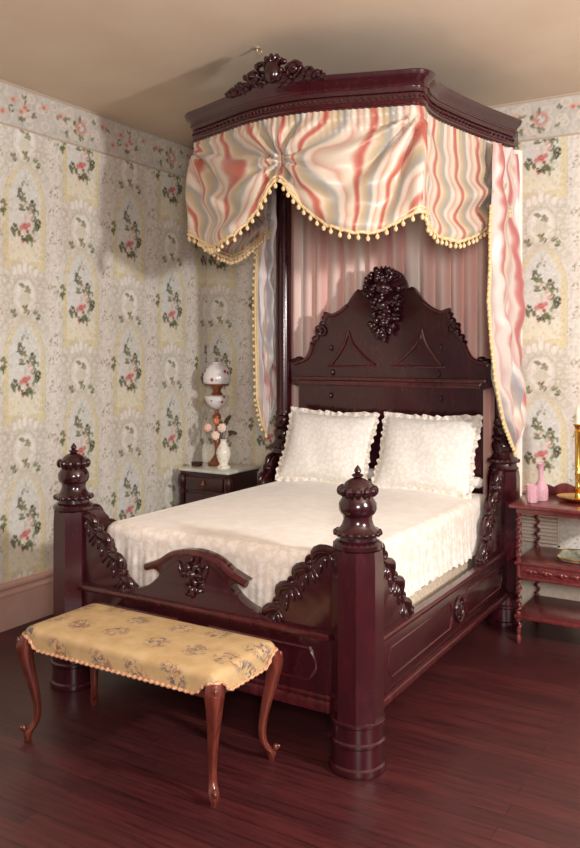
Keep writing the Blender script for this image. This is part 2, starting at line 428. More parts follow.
# grey scroll frame round the medallion
for sg in (-1, 1):
    for k in range(9):
        v0 = -.30-.04*k
        T.ring(sg*(.13+.02*math.sin(k*1.7)), v0, .026, .03, .35, (196, 190, 172), .5)
T.ell(0, -.455, .12, .15, (214, 212, 200), 0, .8, .5)
T.ell(0, -.435, .095, .12, (238, 237, 233), 0, .9, .3); T.ell(0, -.455, .06, .075, (214, 213, 198), 0, .8, .4)
T.ring(0, -.44, .1, .125, .1, (196, 190, 170), .5)
for cu, cv in ((-.02, -.365), (.01, -.385), (.03, -.395)): T.leaves(cu, cv, .015, 5, (122, 124, 90), .018)
for cu, cv, c in ((-.09, -.52, OL), (-.08, -.545, OL), (0, -.505, (140, 120, 80)), (.02, -.53, OL), (.085, -.53, OL), (.11, -.555, OL)): T.leaves(cu, cv, .015, 5, c, .02)
def panel(hw, v0, v1, top, e=1.25):
    h = np.where(T.V > v1, hw*np.sqrt(np.clip(1-(np.clip(T.V-v1, 0, None)/(top-v1))**e, 0, 1)), hw)
    wob = (vnoise(T.U*50+9, T.V*50+9, 21)-.5)*.012
    return np.where((T.V > v0) & (T.V < top), h-np.abs(T.U), -1)+wob
fade = np.clip((.40-T.V)/.12, .15, 1)*np.clip((T.V+.30)/.06, 0, 1)
p = panel(.170, -.29, .16, .415); T.mix(np.clip(p*120, 0, 1)*fade*.75, (198, 191, 168))
p = panel(.162, -.29, .16, .405); T.mix(np.clip(p*120, 0, 1)*fade*.8*(.7+.5*vnoise(T.U*40+9, T.V*40+9, 41)), (226, 215, 172))
speck(T, 70, .62, (212, 200, 158), 1.2*1.0, 11) if False else None
p = panel(.136, -.215+.02*0, .15, .355); T.mix(np.clip(p*70, 0, 1), (214, 217, 214))
T.mix(np.clip(p*70, 0, 1)*np.clip((-.02-T.V)/.14+.2, 0, 1)*.85, (231, 225, 198))
T.mix(np.clip(p*100, 0, 1)*(vnoise(T.U*80+30, T.V*80+30, 5)-.5)*1.1, (240, 239, 232))
for sg in (-1, 1):
    for k in range(9): T.ring(sg*.135, -.2+.042*k, .010, .02, .5, (214, 200, 148), .5)
# palmette
for k in range(-2, 3):
    T.ell(k*.04, -.255-.014*abs(k), .028, .048, (238, 235, 229), -k*.35, .9, .4); T.ring(k*.04, -.255-.014*abs(k), .022, .038, .2, (200, 194, 180), .55)
T.ell(0, -.21, .03, .026, (238, 234, 226), 0, .9, .5)
# sprig + bouquet
T.leaves(0, .275, .013, 8, (150, 154, 138), .035, .7)
for cu, cv in ((-.03, .205), (-.035, .18), (-.01, .165), (.05, .14), (.04, .12), (-.02, .11), (.075, .06), (.09, .04), (.1, .015), (-.085, -.02), (-.065, -.045), (.03, -.06), (.055, -.085), (0, -.08), (.085, .09), (.07, -.02)):
    T.leaves(cu, cv, .0185, 6, OL if rs.rand() < .5 else OD, .026)
for cu, cv in ((-.165, .12), (-.17, .06), (-.16, .085)): T.leaves(cu, cv, .015, 5, OL, .02)
for cu, cv, r, c in ((.04, .09, .02, PK), (.055, .055, .018, PK), (.02, .05, .02, (240, 218, 210)), (-.03, .04, .02, (238, 224, 218)), (0, .0, .03, CO), (-.028, -.012, .022, (224, 136, 130)), (.03, .012, .022, (222, 130, 126)), (-.045, -.06, .012, (196, 90, 84)), (-.015, -.095, .013, (196, 86, 84)), (.02, -.03, .016, (176, 66, 72)), (.0, .135, .012, PK), (-.05, .075, .016, (242, 234, 226)), (.0, .085, .014, (242, 232, 222))):
    T.ell(cu, cv, r, r*.85, c, rs.uniform(0, 3), .95, .45); T.ring(cu, cv, r*.5, r*.4, .5, tuple(x*.85 for x in c), .6)
speck(T, 130, .6, (240, 239, 235), 1.5, 31)
speck(T, 42, .6, (196, 192, 180), 1.1, 32); speck(T, 75, .66, (172, 168, 146), 1.3, 33)
for k in range(26): T.ring(rs.uniform(-.235, .235), rs.uniform(-.47, .47), rs.uniform(.012, .024), rs.uniform(.012, .026), .3, (206, 200, 186), .35)
# frieze tile
F = Tile(.94, .27, .003, (200, 197, 190))
F.mix((vnoise(F.U*45+9, F.V*45+9, 8)-.5)*2, (180, 180, 176)); F.mix((vnoise(F.U*60+70, F.V*60+9, 9)-.6)*2, (224, 216, 202))
for k in range(26):
    F.ring(rs.uniform(-.47, .47), rs.uniform(-.09, .1), .03, .025, .25, (222, 214, 198), .8)
for k in range(18): F.leaves(rs.uniform(-.47, .47), rs.uniform(-.09, .1), .018, 3, (128, 128, 108), .02, .8)
for cu, cv in ((.47, .01), (.44, -.02), (.30, -.05), (.62, .05), (-.18, .03), (.2, .05), (.38, .04)):
    F.ell(cu, cv, .028, .024, (214, 156, 140), .4, .9, .6); F.ell(cu+.03, cv+.012, .022, .016, (224, 182, 168), 0, .8, .6); F.ell(cu, cv, .011, .01, (196, 116, 102))
F.ell(0, .0, .058, .058, (196, 132, 118), 0, .85, .5); F.ell(0, 0, .03, .03, (206, 212, 214)); F.leaves(0, 0, .012, 8, (206, 150, 136), .05, .6)
F.mix(np.clip((np.abs(F.V)-.118)/.004, 0, 1), (178, 162, 142)); F.mix(np.clip((np.abs(F.V)-.128)/.003, 0, 1), (206, 196, 176))
def lin_np(c):
    c = np.clip(c/255, 0, 1); return np.where(c <= .04045, c/12.92, ((c+.055)/1.055)**2.4)
def sample(t, u, v):
    fu = ((u/t.w+.5) % 1)*t.nu-.5; fv = ((v/t.h+.5) % 1)*t.nv-.5
    i = np.floor(fu).astype(int); j = np.floor(fv).astype(int); a = (fu-i)[:, None]; b = (fv-j)[:, None]
    g = lambda x, y: t.C[y % t.nv, x % t.nu]
    return (g(i, j)*(1-a)+g(i+1, j)*a)*(1-b)+(g(i, j+1)*(1-a)+g(i+1, j+1)*a)*b
ZC, ZF = 3.3, 3.03
def paint(s, z, ph):
    # ph: position of an "A" column; B columns lie .47 further with the pattern dropped half a repeat
    if ph < 0: ph = np.where(s < -2.7, -3.875, ph)   # the paper meets with a seam behind the bed
    k = np.floor((s-ph)/.47+.5).astype(int)
    u = (s-ph)-k*.47
    v = z-np.where(k % 2 == 0, 2.445, 1.965)
    c = sample(T, u, v)
    f = sample(F, s-ph-.47, z-(ZC+ZF)/2)
    return lin_np(np.where((z > ZF)[:, None], f, c))

def wallpaper_mat():
    m, nt, b = newmat('floral_wallpaper')
    at = N(nt, 'ShaderNodeAttribute'); at.attribute_name = 'paper'
    tc = N(nt, 'ShaderNodeTexCoord'); n = N(nt, 'ShaderNodeTexNoise'); n.inputs['Scale'].default_value = 1.5
    nt.links.new(tc.outputs['Object'], n.inputs['Vector'])
    r = ramp(nt, [(.3, (246, 240, 236)), (.7, (255, 255, 255))]); nt.links.new(n.outputs['Fac'], r.inputs['Fac'])
    mx = N(nt, 'ShaderNodeMix', data_type='RGBA', blend_type='MULTIPLY'); mx.inputs[0].default_value = 1
    nt.links.new(at.outputs['Color'], mx.inputs[6]); nt.links.new(r.outputs['Color'], mx.inputs[7])
    nt.links.new(mx.outputs[2], b.inputs['Base Color']); b.inputs['Roughness'].default_value = .7
    b.inputs['Specular IOR Level'].default_value = .25
    return m
M['paper'] = wallpaper_mat()

def wall(name, svals, zvals, mk, ph):
    S, Z = np.meshgrid(svals, zvals); s = S.ravel(); z = Z.ravel(); nu, nv = len(svals), len(zvals)
    co = np.array(mk(s, z), dtype=np.float32).T
    i, j = np.meshgrid(np.arange(nu-1), np.arange(nv-1)); a = (j*nu+i).ravel()
    q = np.stack([a, a+1, a+nu+1, a+nu], 1).astype(np.int32)
    me = bpy.data.meshes.new(name); me.vertices.add(len(s)); me.vertices.foreach_set('co', co.ravel())
    me.loops.add(q.size); me.loops.foreach_set('vertex_index', q.ravel())
    me.polygons.add(len(q)); me.polygons.foreach_set('loop_start', np.arange(0, q.size, 4, dtype=np.int32))
    me.update(); me.validate()
    at = me.color_attributes.new('paper', 'FLOAT_COLOR', 'POINT')
    c = np.ones((len(s), 4), dtype=np.float32); c[:, :3] = paint(s, z, ph)
    at.data.foreach_set('color', c.ravel())
    me.materials.append(M['paper'])
    o = bpy.data.objects.new(name, me); COL.objects.link(o); return struct(o)

CXB = -2.265          # centre line of the bed
XL, YB = -4.0, 5.3    # left wall, back wall
zv = np.arange(0, 3.3001, .0066)
wall('wall_left', np.concatenate([np.arange(-1.5, 2.6, .03), np.arange(2.6, 5.3001, .0066)]), zv, lambda s, z: (np.full_like(s, XL), s, z), 3.446)
wall('wall_back', np.concatenate([np.arange(-4, .8, .0066), np.arange(.8, 2.03, .03)]), zv, lambda s, z: (s, np.full_like(s, YB), z), -1.326-.47)
def slab(name, m, *a): return struct(MB().box(*a).build(name, m, smooth=False))
slab('floor', M['floor'], XL-.1, 2.0, -1.5, YB+.1, -.1, 0)
slab('ceiling', M['ceiling'], XL-.1, 2.0, -1.5, YB+.1, 3.3, 3.4)

def baseboard(name, m, horiz):
    prof = [(0, 0), (.022, 0), (.022, .20), (.028, .205), (.028, .215), (.018, .228), (.018, .24), (.03, .25), (.03, .265), (.012, .278), (0, .282)]
    mb = MB()
    if horiz: mb.add([(x, YB-.001-o, z) for x in (XL, 2.0) for o, z in prof], [])
    else: mb.add([(XL+.001+o, y, z) for y in (-1.5, YB) for o, z in prof], [])
    n = len(prof); mb.f = [(i, i+1, n+i+1, n+i) for i in range(n-1)]+[tuple(range(n)), tuple(range(n, 2*n))]
    return struct(mb.build(name, m, smooth=False))
baseboard('baseboard_left', M['baseboard'], False)
baseboard('baseboard_back', M['baseboard_lit'], True)

# ------------------------------------------------------------------ BED
XP = (-3.06, -1.47); YF, YH = 2.93, 4.97
bed = thing('canopy_bed', 'carved dark mahogany half-tester bed with tall posts and arched headboard', 'bed', (CXB, 3.95, 0))
W, W2, CV = M['wood'], M['wood2'], M['carve']
OCT = PI/8

def foot_post(x, y):
    mb = MB()
    k = 1/math.cos(PI/8)
    mb.lathe([(.096*k, .205), (.096*k, .82), (.092*k, .875)], (x, y, 0), 8, OCT)
    o = mb.build('foot_post', W, bed, angle=30)
    b = MB().lathe([(.112, 0), (.116, .012), (.112, .03), (.104, .036), (.104, .11), (.112, .118), (.112, .128), (.104, .134), (.104, .19), (.11, .196), (.11, .205), (.1, .21)], (x, y, 0), 32)
    b.build('post_base', W, o, angle=35)
    f = MB()
    f.lathe([(.09, .855), (.093, .862), (.1, .872), (.1, .888), (.088, .9), (.078, .906), (.076, .925), (.09, .932), (.09, .945), (.076, .955),
             (.064, .975), (.058, 1.0), (.06, 1.02), (.07, 1.03), (.0765, 1.05), (.076, 1.075), (.062, 1.098), (.057, 1.108), (.066, 1.116), (.07, 1.124), (.062, 1.138), (.048, 1.16), (.03, 1.172), (.014, 1.178),
             (.024, 1.184), (.024, 1.190), (.01, 1.196), (.015, 1.204), (.013, 1.212), (.004, 1.226), (0, 1.23)], (x, y, 0), 28)
    for k2 in range(18):   # bead collars
        a = 2*PI*k2/18
        f.ell((x+.09*math.cos(a), y+.09*math.sin(a), .938), (.011, .011, .013), n=8, m=5)
    for k2 in range(12):
        a = 2*PI*k2/12
        f.ell((x+.069*math.cos(a), y+.069*math.sin(a), 1.125), (.0165, .0165, .021), n=8, m=6)
    zt_ = [(.85, .862), (.89, .9), (.938, .941), (1.06, 1.042), (1.125, 1.108), (1.235, 1.214)]
    f.v = [(a, b, interp(zt_, z_)) for a, b, z_ in f.v]
    f.build('finial', CV, o, angle=35)
XF = (-3.045, -1.457)
for x in XF: foot_post(x, YF)

def head_post(x, y):
    k = 1/math.cos(PI/8)
    o = MB().lathe([(.09*k, .205), (.09*k, .90), (.085*k, .94)], (x, y, 0), 8, OCT).build('head_post', W, bed, angle=30)
    MB().lathe([(.108, 0), (.11, .012), (.108, .03), (.1, .036), (.098, .11), (.105, .118), (.105, .128), (.096, .134), (.094, .19), (.1, .196), (.1, .205), (.09, .21)], (x, y, 0), 32).build('post_base', W, o, angle=35)
    f = MB().lathe([(.082, .935), (.088, .945), (.092, .955), (.08, .97), (.076, .985), (.095, .995), (.095, 1.01), (.08, 1.02), (.066, 1.04), (.062, 1.05), (.072, 1.07), (.075, 1.09), (.072, 1.11), (.06, 1.125), (.07, 1.135), (.076, 1.145), (.07, 1.155), (.06, 1.165), (.066, 1.18), (.066, 1.2), (.056, 1.215), (.062, 1.225), (.06, 1.24), (.054, 1.26)], (x, y, 0), 28)
    for k2 in range(18):
        a = 2*PI*k2/18
        f.ell((x+.09*math.cos(a), y+.09*math.sin(a), 1.002), (.01, .01, .012), n=8, m=5)
    f.build('turned_collar', CV, o, angle=35)
    MB().lathe([(.054, 1.25), (.056, 1.6), (.056, 2.6), (.05, 2.86), (.058, 2.88), (.058, 2.93)], (x, y, 0), 32).build('upper_shaft', W, o)
for x in XP: head_post(x, YH)

def rosette(mb, cx, cz, y, s=1.0, n=40, seed=1):
    r = random.Random(seed)
    mb.ell((cx, y, cz), (.032*s, .03, .032*s))
    for k in range(6):
        a = 2*PI*k/6
        mb.ell((cx+.045*s*math.cos(a), y, cz+.045*s*math.sin(a)), (.03*s, .02, .017*s), a)
    for k in range(n):
        a = r.uniform(0, 2*PI); q = r.uniform(.03, .11)*s
        mb.ell((cx+q*.75*math.cos(a), y, cz+q*1.1*math.sin(a)), (r.uniform(.012, .024)*s, .018, r.uniform(.007, .012)*s), a+r.uniform(-.6, .6), n=8, m=5)

# --- footboard
halfc = [(.62, .525), (.46, .53), (.36, .545), (.27, .575), (.215, .615), (.2, .64), (.225, .655), (.262, .655), (.285, .672)]
arc = [(.285, .672), (.24, .688), (.19, .71), (.14, .742), (.08, .762), (0, .77)]
hc = catmull(halfc, 5)+catmull(arc, 5)[1:]
hc = [p for i, p in enumerate(hc)]
top = [(CXB+a, z) for a, z in hc]+[(CXB-a, z) for a, z in reversed(hc[:-1])]
outline = [(XP[1]-.09, .2), (XP[1]-.09, .525)]+top+[(XP[0]+.09, .525), (XP[0]+.09, .2)]
fb = MB().plate(outline, YF-.03, YF+.03, .006).build('footboard', W, bed, angle=30)
mo = MB()
mo.bbox(XP[0]+.09, XP[1]-.09, YF-.055, YF-.025, .495, .525, .008)
mo.bbox(XP[0]+.09, XP[1]-.09, YF-.05, YF-.025, .2, .25, .01)
mo.bbox(XP[0]+.09, XP[1]-.09, YF-.04, YF-.025, .25, .27, .006)
def loop_molding(mb, a0, a1, z0, z1, y, r=.007, n=8):
    # long panel moulding whose ends curve in
    e = (z1-z0)*.5; P = []
    for k in range(9):
        t = k/8; P.append((a0+e*.5*(1-math.sin(PI*t)), y, z0+(z1-z0)*t))
    for k in range(9):
        t = 1-k/8; P.append((a1-e*.5*(1-math.sin(PI*t)), y, z0+(z1-z0)*t))
    mb.tube(P, r, n=6, closed=True)
loop_molding(mo, XP[0]+.2, CXB-.06, .315, .445, YF-.032)
loop_molding(mo, CXB+.06, XP[1]-.16, .315, .445, YF-.032)
mo.build('panel_molding', W2, fb, angle=40)
mo = MB()
mo.tube([(CXB+a, YF-.022, z-.014) for a, z in catmull([(-a, z) for a, z in arc]+[(a, z) for a, z in reversed(arc[:-1])], 3)], .017, n=8)
mo.build('crest_molding', W2, fb)
mc = MB(); rosette(mc, CXB, .665, YF-.035, .8, 26, 3)
for sg in (-1, 1):
    mc.ell((CXB+sg*.07, YF-.035, .68), (.012, .012, .04), -sg*.35)
mc.ell((CXB, YF-.035, .585), (.014, .014, .03)); mc.ell((CXB+.02, YF-.035, .6), (.012, .012, .022), .7); mc.ell((CXB-.02, YF-.035, .6), (.012, .012, .022), -.7)
mc.build('flower_carving', CV, fb)

# --- wings (carved brackets); a = distance from the post centre along the rail
def wing(xf, k=1.0, zb=.52, zt=.86, name='carved_bracket'):
    raw = [(.06, 1.0), (.15, .97), (.19, .86), (.205, .76), (.265, .68), (.285, .52), (.345, .42), (.36, .24), (.41, .12), (.45, 0)]
    pr = catmull([(a*k, zb+(zt-zb)*t) for a, t in raw], 4)
    out = [(.06*k, zb-.02)]+pr+[(.45*k, zb-.02)]
    o = MB(xf).plate(out[::-1], -.024, .024, .005).build(name, W, bed, angle=30)
    c = MB(xf); m = len(pr)
    c.tube([(a-.016, -.02, z-.012) for a, z in pr[::2]], .010, n=6)
    for (f0, f1, rv) in ((.02, .30, .024), (.28, .56, .022), (.54, .80, .020), (.78, .99, .015)):
        i0, i1 = int(f0*(m-1)), int(f1*(m-1)); seg = pr[i0:i1+1]; L = len(seg)-1
        ex, ez = seg[-1]
        # crescent leaf lying on the edge, swelling in the middle
        P = [(a-.014+.014*math.sin(PI*q/L), -.016, z-.012+.016*math.sin(PI*q/L)) for q, (a, z) in enumerate(seg)]
        c.tube(P, lambda t: .006+.017*math.sin(PI*min(1, t*1.1))**.8, n=10)
        # volute at its lower end, bulging beyond the silhouette
        c.spiral((ex-.004, ez+.004), rv, rv*.3, 1.15, rv*.42, a0=2.2, y=-.022, sgn=-1)
        c.ell((ex-.004, .0, ez+.004), (rv*.9, .024, rv*.9), n=12, m=8)
        # leaflets fanning into the panel
        for q in range(4):
            a, z = seg[int(L*(.15+.22*q))]; ang = -2.25+.25*q
            c.ell((a-.034-.004*q, -.022, z-.034), (.034-.003*q, .012, .010), ang, n=10, m=6)
    c.build('scroll_carving', CV, o)
wing(lambda p: (XP[0]+p[0], YF+p[1], p[2]))
wing(lambda p: (XP[1]-p[0], YF+p[1], p[2]))
for x, sg in ((XP[1], 1), (XP[0], -1)):
    wing(lambda p, x=x, sg=sg: (x-sg*p[1], YF+p[0], p[2]), 1.22, .475, .86)
    wing(lambda p, x=x, sg=sg: (x-sg*p[1], YH-p[0], p[2]), 1.1, .475, .95)

# --- side rails
for x, sg in ((XP[1], 1), (XP[0], -1)):
    r = MB().bbox(min(x, x+sg*.045), max(x, x+sg*.045), YF+.09, YH-.08, .19, .475, .006).build('side_rail', W, bed, angle=30)
    m = MB(lambda p, x=x, sg=sg: (x+sg*(.045-p[1]), p[0], p[2]))
    loop_molding(m, YF+.22, 3.93, .28, .405, 0, .0055); loop_molding(m, 4.13, YH-.2, .28, .405, 0, .0055)
    m.build('panel_molding', W2, r)
    m = MB(); m.bbox(min(x+sg*.04, x+sg*.065), max(x+sg*.04, x+sg*.065), YF+.09, YH-.08, .19, .225, .007)
    m.bbox(min(x+sg*.03, x+sg*.056), max(x+sg*.03, x+sg*.056), YF+.09, YH-.08, .452, .478, .007)
    m.build('rail_molding', W2, r, angle=40)
    m = MB(lambda p, x=x, sg=sg: (x+sg*(.05-p[1]), p[0], p[2]))
    m.tube([(4.03+.052*math.cos(2*PI*k/20), 0, .342+.062*math.sin(2*PI*k/20)) for k in range(20)], .009, closed=True)
    m.ell((4.03, 0, .342), (.026, .014, .038))
    for k in range(4): m.ell((4.03+.03*math.cos(k*PI/2+.8), 0, .342+.045*math.sin(k*PI/2+.8)), (.014, .012, .008), k*PI/2)
    m.build('cabochon_carving', CV, r)

# --- headboard
hb = [(.70, 1.60), (.66, 1.612), (.60, 1.635), (.565, 1.69), (.545, 1.75), (.515, 1.775), (.495, 1.82), (.475, 1.875), (.455, 1.905), (.445, 1.925), (.45, 1.95), (.40, 1.935), (.34, 1.955), (.28, 2.0), (.235, 2.055), (.2, 2.095), (.165, 2.09), (.152, 2.13), (.125, 2.18), (.07, 2.215), (0, 2.23)]
hh = catmull(hb, 3)
outl = [(CXB+.66, .42), (CXB+.66, 1.43), (CXB+.72, 1.45), (CXB+.735, 1.60)]+[(CXB+a, z) for a, z in hh]+[(CXB-a, z) for a, z in reversed(hh[:-1])]+[(CXB-.735, 1.60), (CXB-.72, 1.45), (CXB-.66, 1.43), (CXB-.66, .42)]
hbo = MB().plate(outl, YH-.02, YH+.025, .006).build('headboard', W, bed, angle=30)
m = MB()
for sg in (-1, 1):
    m.tube([(CXB+sg*a, YH-.022, z-.012) for a, z in hh[:40]], .013, n=7)
m.bbox(CXB-.70, CXB+.70, YH-.055, YH-.015, 1.475, 1.50, .008)
m.bbox(CXB-.66, CXB+.66, YH-.04, YH-.015, 1.44, 1.475, .006)
m.build('edge_molding', W2, hbo)
m = MB()
for sg in (-1, 1):
    P = [(.07, 1.60), (.12, 1.64), (.18, 1.70), (.235, 1.76), (.27, 1.83), (.3, 1.76), (.34, 1.70), (.40, 1.64), (.44, 1.60)]
    P = [(.07, 1.585), (.13, 1.625), (.19, 1.68), (.24, 1.74), (.268, 1.815)]
    Q = [(.268, 1.815), (.29, 1.74), (.325, 1.68), (.37, 1.62), (.40, 1.585)]
    m.tube([(CXB+sg*a, YH-.026, z) for a, z in catmull(P, 4)], .008, n=6)
    m.tube([(CXB+sg*a, YH-.026, z) for a, z in catmull(Q, 4)], .008, n=6)
    m.tube([(CXB+sg*.05, YH-.026, 1.575), (CXB+sg*.42, YH-.026, 1.575)], .008, n=6)
m.build('panel_molding', W2, hbo)
m = MB()
r = random.Random(11)
for k in range(120):
    z = 1.78+.44*(k/120)
    wd = interp([(1.76, .02), (1.84, .09), (1.95, .12), (2.08, .145), (2.16, .125), (2.23, .03)], z)
    a = r.uniform(-wd, wd)
    ang = math.atan2(z-1.98, a)+r.uniform(-.5, .5)
    m.ell((CXB+a, YH-.03-.03*(1-(a/.16)**2)+r.uniform(-.008, .008), z+r.uniform(-.01, .01)), (r.uniform(.018, .03), .024, r.uniform(.013, .02)), ang, n=10, m=6)
for k in range(12):   # shell fan on top
    a = -1.35+2.7*k/11
    m.ell((CXB+.085*math.sin(a), YH-.03, 2.125+.075*math.cos(a)), (.012, .022, .045), -a, n=8, m=6)
m.ell((CXB, YH-.06, 2.1), (.045, .03, .05)); m.ell((CXB, YH-.065, 1.98), (.038, .03, .038))
for k in range(16):   # pendant grapes
    m.ell((CXB+r.uniform(-.05, .05)*(1-k/20), YH-.05, 1.88-k*.009), (.014, .014, .014), n=8, m=5)
m.build('crest_carving', CV, hbo)
for sg in (-1, 1):
    m = MB()
    for a, z, s in ((.50, 1.80, .03), (.53, 1.765, .026), (.47, 1.87, .026), (.505, 1.84, .022), (.55, 1.73, .02), (.46, 1.91, .018)):
        m.ell((CXB+sg*a, YH-.012, z), (s, .03, s*.85), n=10, m=6)
    m.spiral((CXB+sg*.475, 1.815), .045, .012, 1.3, .011, a0=(0 if sg > 0 else PI), y=-0+YH-.028, sgn=sg)
    m.build('shoulder_scroll', CV, hbo)
    m = MB(); m.ell((CXB+sg*.69, YH-.01, 1.61), (.035, .03, .02)); m.ell((CXB+sg*.66, YH-.01, 1.625), (.03, .03, .018)); m.build('carved_ear', CV, hbo)
    for a_, z_ in ((.4, 1.70), (.385, 1.53), (.40, 1.37)): MB().ell((CXB+sg*a_, YH-.028, z_), (.011, .012, .022)).build('carved_boss', CV, hbo)

# --- canopy
PH = [(0, 3.62), (.12, 3.628), (.25, 3.655), (.43, 3.715), (.58, 3.765), (.66, 3.79), (.705, 3.81), (.722, 3.85), (.708, 3.91), (.695, 4.0), (.70, 4.15), (.76, 4.49), (.82, 4.74), (.87, 4.93)]
def plan_path(off=0.0, n=6):
    P = catmull(PH, n)
    full = [(-a, y) for a, y in reversed(P[1:])]+P
    out = []
    for i, (a, y) in enumerate(full):
        q, p = full[min(i+1, len(full)-1)], full[max(i-1, 0)]
        tx, ty = q[0]-p[0], q[1]-p[1]; L = math.hypot(tx, ty)
        nx, ny = ty/L, -tx/L
        out.append((CXB+a+nx*off, y+ny*off))
    return out
def sweep(prof, n=6):
    mb = MB(); rings = []
    for o, z in prof: rings.append([(x, y, z) for x, y in plan_path(o, n)])
    m = len(rings[0]); k = len(prof)
    mb.add([p for rg in rings for p in rg], [(i*m+j, i*m+j+1, ((i+1) % k)*m+j+1, ((i+1) % k)*m+j) for i in range(k) for j in range(m-1)]+[tuple(i*m for i in range(k)), tuple(i*m+m-1 for i in range(k))])
    return mb
can = sweep([(-.03, 2.9), (0, 2.9), (.006, 2.905), (.006, 2.93), (0, 2.935), (0, 2.965), (.012, 2.97), (.012, 2.98), (.014, 3.0), (.024, 3.02), (.045, 3.035), (.05, 3.045), (.056, 3.06), (.05, 3.068), (-.03, 3.068)]).build('canopy_cornice', W, bed, angle=35)
m = MB()
pp = plan_path(.005, 10)
acc = 0; last = pp[0]
for p in pp:
    if math.hypot(p[0]-last[0], p[1]-last[1]) > .024:
        m.ell((p[0], p[1], 2.95), (.008, .008, .008), n=6, m=4); last = p
for o, z, rr in ((.008, 2.918, .009), (.018, 3.0, .006)):
    m.tube([(x, y, z) for x, y in plan_path(o, 6)], rr, n=6)
m.build('beaded_molding', W2, can)
m = MB()
inn = plan_path(-.02, 3)
m.add([(x, y, 3.03) for x, y in inn]+[(x, y, 3.045) for x, y in inn], [tuple(range(len(inn))), tuple(range(len(inn), 2*len(inn)))]+[(i, i+1, len(inn)+i+1, len(inn)+i) for i in range(len(inn)-1)])
m.box(CXB-.86, CXB+.86, 4.9, 5.06, 2.93, 3.04)
m.build('tester_board', M['wood'], bed, smooth=False)
# crest on the canopy front
m = MB(); r = random.Random(4); yc = 3.575
crest = [(-.31, 3.065), (-.27, 3.085), (-.22, 3.105), (-.18, 3.135), (-.13, 3.15), (-.09, 3.185), (-.04, 3.205), (.02, 3.20), (.06, 3.175), (.1, 3.15), (.15, 3.145), (.19, 3.11), (.25, 3.09), (.29, 3.07)]
for k in range(150):
    a = r.uniform(-.30, .28); zt = interp(crest, a)
    z = r.uniform(3.05, max(3.06, zt-.012)); ang = math.atan2(z-3.02, a)+r.uniform(-.6, .6)
    yy = yc+.12*(abs(a)**1.6)
    m.ell((CXB+a, yy+r.uniform(-.012, .012), z), (r.uniform(.016, .03), .02, r.uniform(.009, .015)), ang, n=8, m=5)
for a, z in crest[1:-1]:
    m.ell((CXB+a, yc+.12*abs(a)**1.6, z-.008), (.02, .018, .016), n=8, m=6)
for sg in (-1, 1):
    m.spiral((CXB+sg*.13, 3.12), .035, .01, 1.2, .011, a0=0, y=yc-.012, sgn=sg)
    m.spiral((CXB+sg*.21, 3.085), .026, .01, 1.2, .009, a0=0, y=yc+.0, sgn=sg)
m.ell((CXB, yc-.02, 3.12), (.045, .03, .06))
for k in range(5): m.ell((CXB+.05*math.sin(-1+k*.5), yc-.02, 3.14+.045*math.cos(-1+k*.5)), (.012, .02, .03), -(-1+k*.5))
m.build('canopy_crest', CV, can)

# ------------------------------------------------------------------ valance
val = thing('bed_valance', 'striped satin swag valance with gold ball fringe around the canopy', 'valance', (CXB, 3.8, 2.26))
pv = plan_path(-.006, 14)
# arc length param
cum = [0]
for a, b in zip(pv, pv[1:]): cum.append(cum[-1]+math.hypot(b[0]-a[0], b[1]-a[1]))
LT = cum[-1]
def at_s(s):
    s = max(0, min(LT, s))
    lo, hi = 0, len(cum)-1
    while hi-lo > 1:
        mid = (lo+hi)//2
        if cum[mid] <= s: lo = mid
        else: hi = mid
    t = (s-cum[lo])/(cum[hi]-cum[lo]); a, b = pv[lo], pv[hi]
    L = math.hypot(b[0]-a[0], b[1]-a[1]); tx, ty = (b[0]-a[0])/L, (b[1]-a[1])/L
    return (a[0]+(b[0]-a[0])*t, a[1]+(b[1]-a[1])*t, ty, -tx)
SM = LT/2
ci = min(range(len(pv)), key=lambda i: abs(pv[i][0]-(CXB+.715))+abs(pv[i][1]-3.83)); SC = cum[ci]-SM   # arc distance centre -> corner
SE = SM                                                                # centre -> back end
def hemz(d):
    d = abs(d)
    return interp([(0, 2.57), (.05, 2.53), (.10, 2.46), (.17, 2.39), (.28, 2.305), (.40, 2.265), (.52, 2.262), (SC-.12, 2.31), (SC-.03, 2.355), (SC+.02, 2.36), (SC+.10, 2.31), (SC+.25, 2.27), (SC+.45, 2.262), (SC+.62, 2.31), (SC+.8, 2.39), (SC+.95, 2.47), (SE, 2.54)], d)
def fold(d, z):
    a = abs(d); out = 0
    top = 2.89
    q = (top-z)/.62
    # ripples of the header
    out += .005*math.sin(d*190)*math.exp(-((q)/.12)**2)
    # fans of folds from the gathers
    def fan(x, zz, g0, amp, n, rad):
        dx, dz = x, zz-z
        rr = math.hypot(dx, dz)+1e-4; ph = math.atan2(dx, dz)
        return amp*math.sin(n*ph)*math.exp(-(rr/rad)**2)*smooth01(rr/.07)*smooth01((2.905-z)/.10)
    out += fan(a, 2.68, 0, .030, 9, .38)+fan(a, 2.68, 0, .012, 19, .22)
    if a < SC+.02: out += fan(SC-a+.01, 2.87, 0, .034, 13, .62)+fan(SC-a+.01, 2.87, 0, .012, 29, .5)
    else: out += fan(a-SC, 2.87, 0, .012, 8, .35)
    out += fan(SE-.12-a, 2.62, 0, .012, 10, .3)
    # sagging U folds through the swags
    if a < SC: t = a/SC
    else: t = min(1, (a-SC)/(SE-SC))
    u = math.sin(PI*t); s = max(0.0, (top-z)/max(.2, (top-hemz(d))))
    out += .028*u*math.sin(2*PI*(2.3*s**1.4)+1.0)*smooth01((s-.3)/.3)
    out += .05*u*smooth01(s)*(1-.4*s)
    # drop at corner: straight jabot
    out += .02*math.exp(-((a-SC)/.05)**2)*smooth01(q*2)
    # pinch at centre gather
    out -= .018*math.exp(-(a/.05)**2)*smooth01((2.80-z)/.12)
    return out
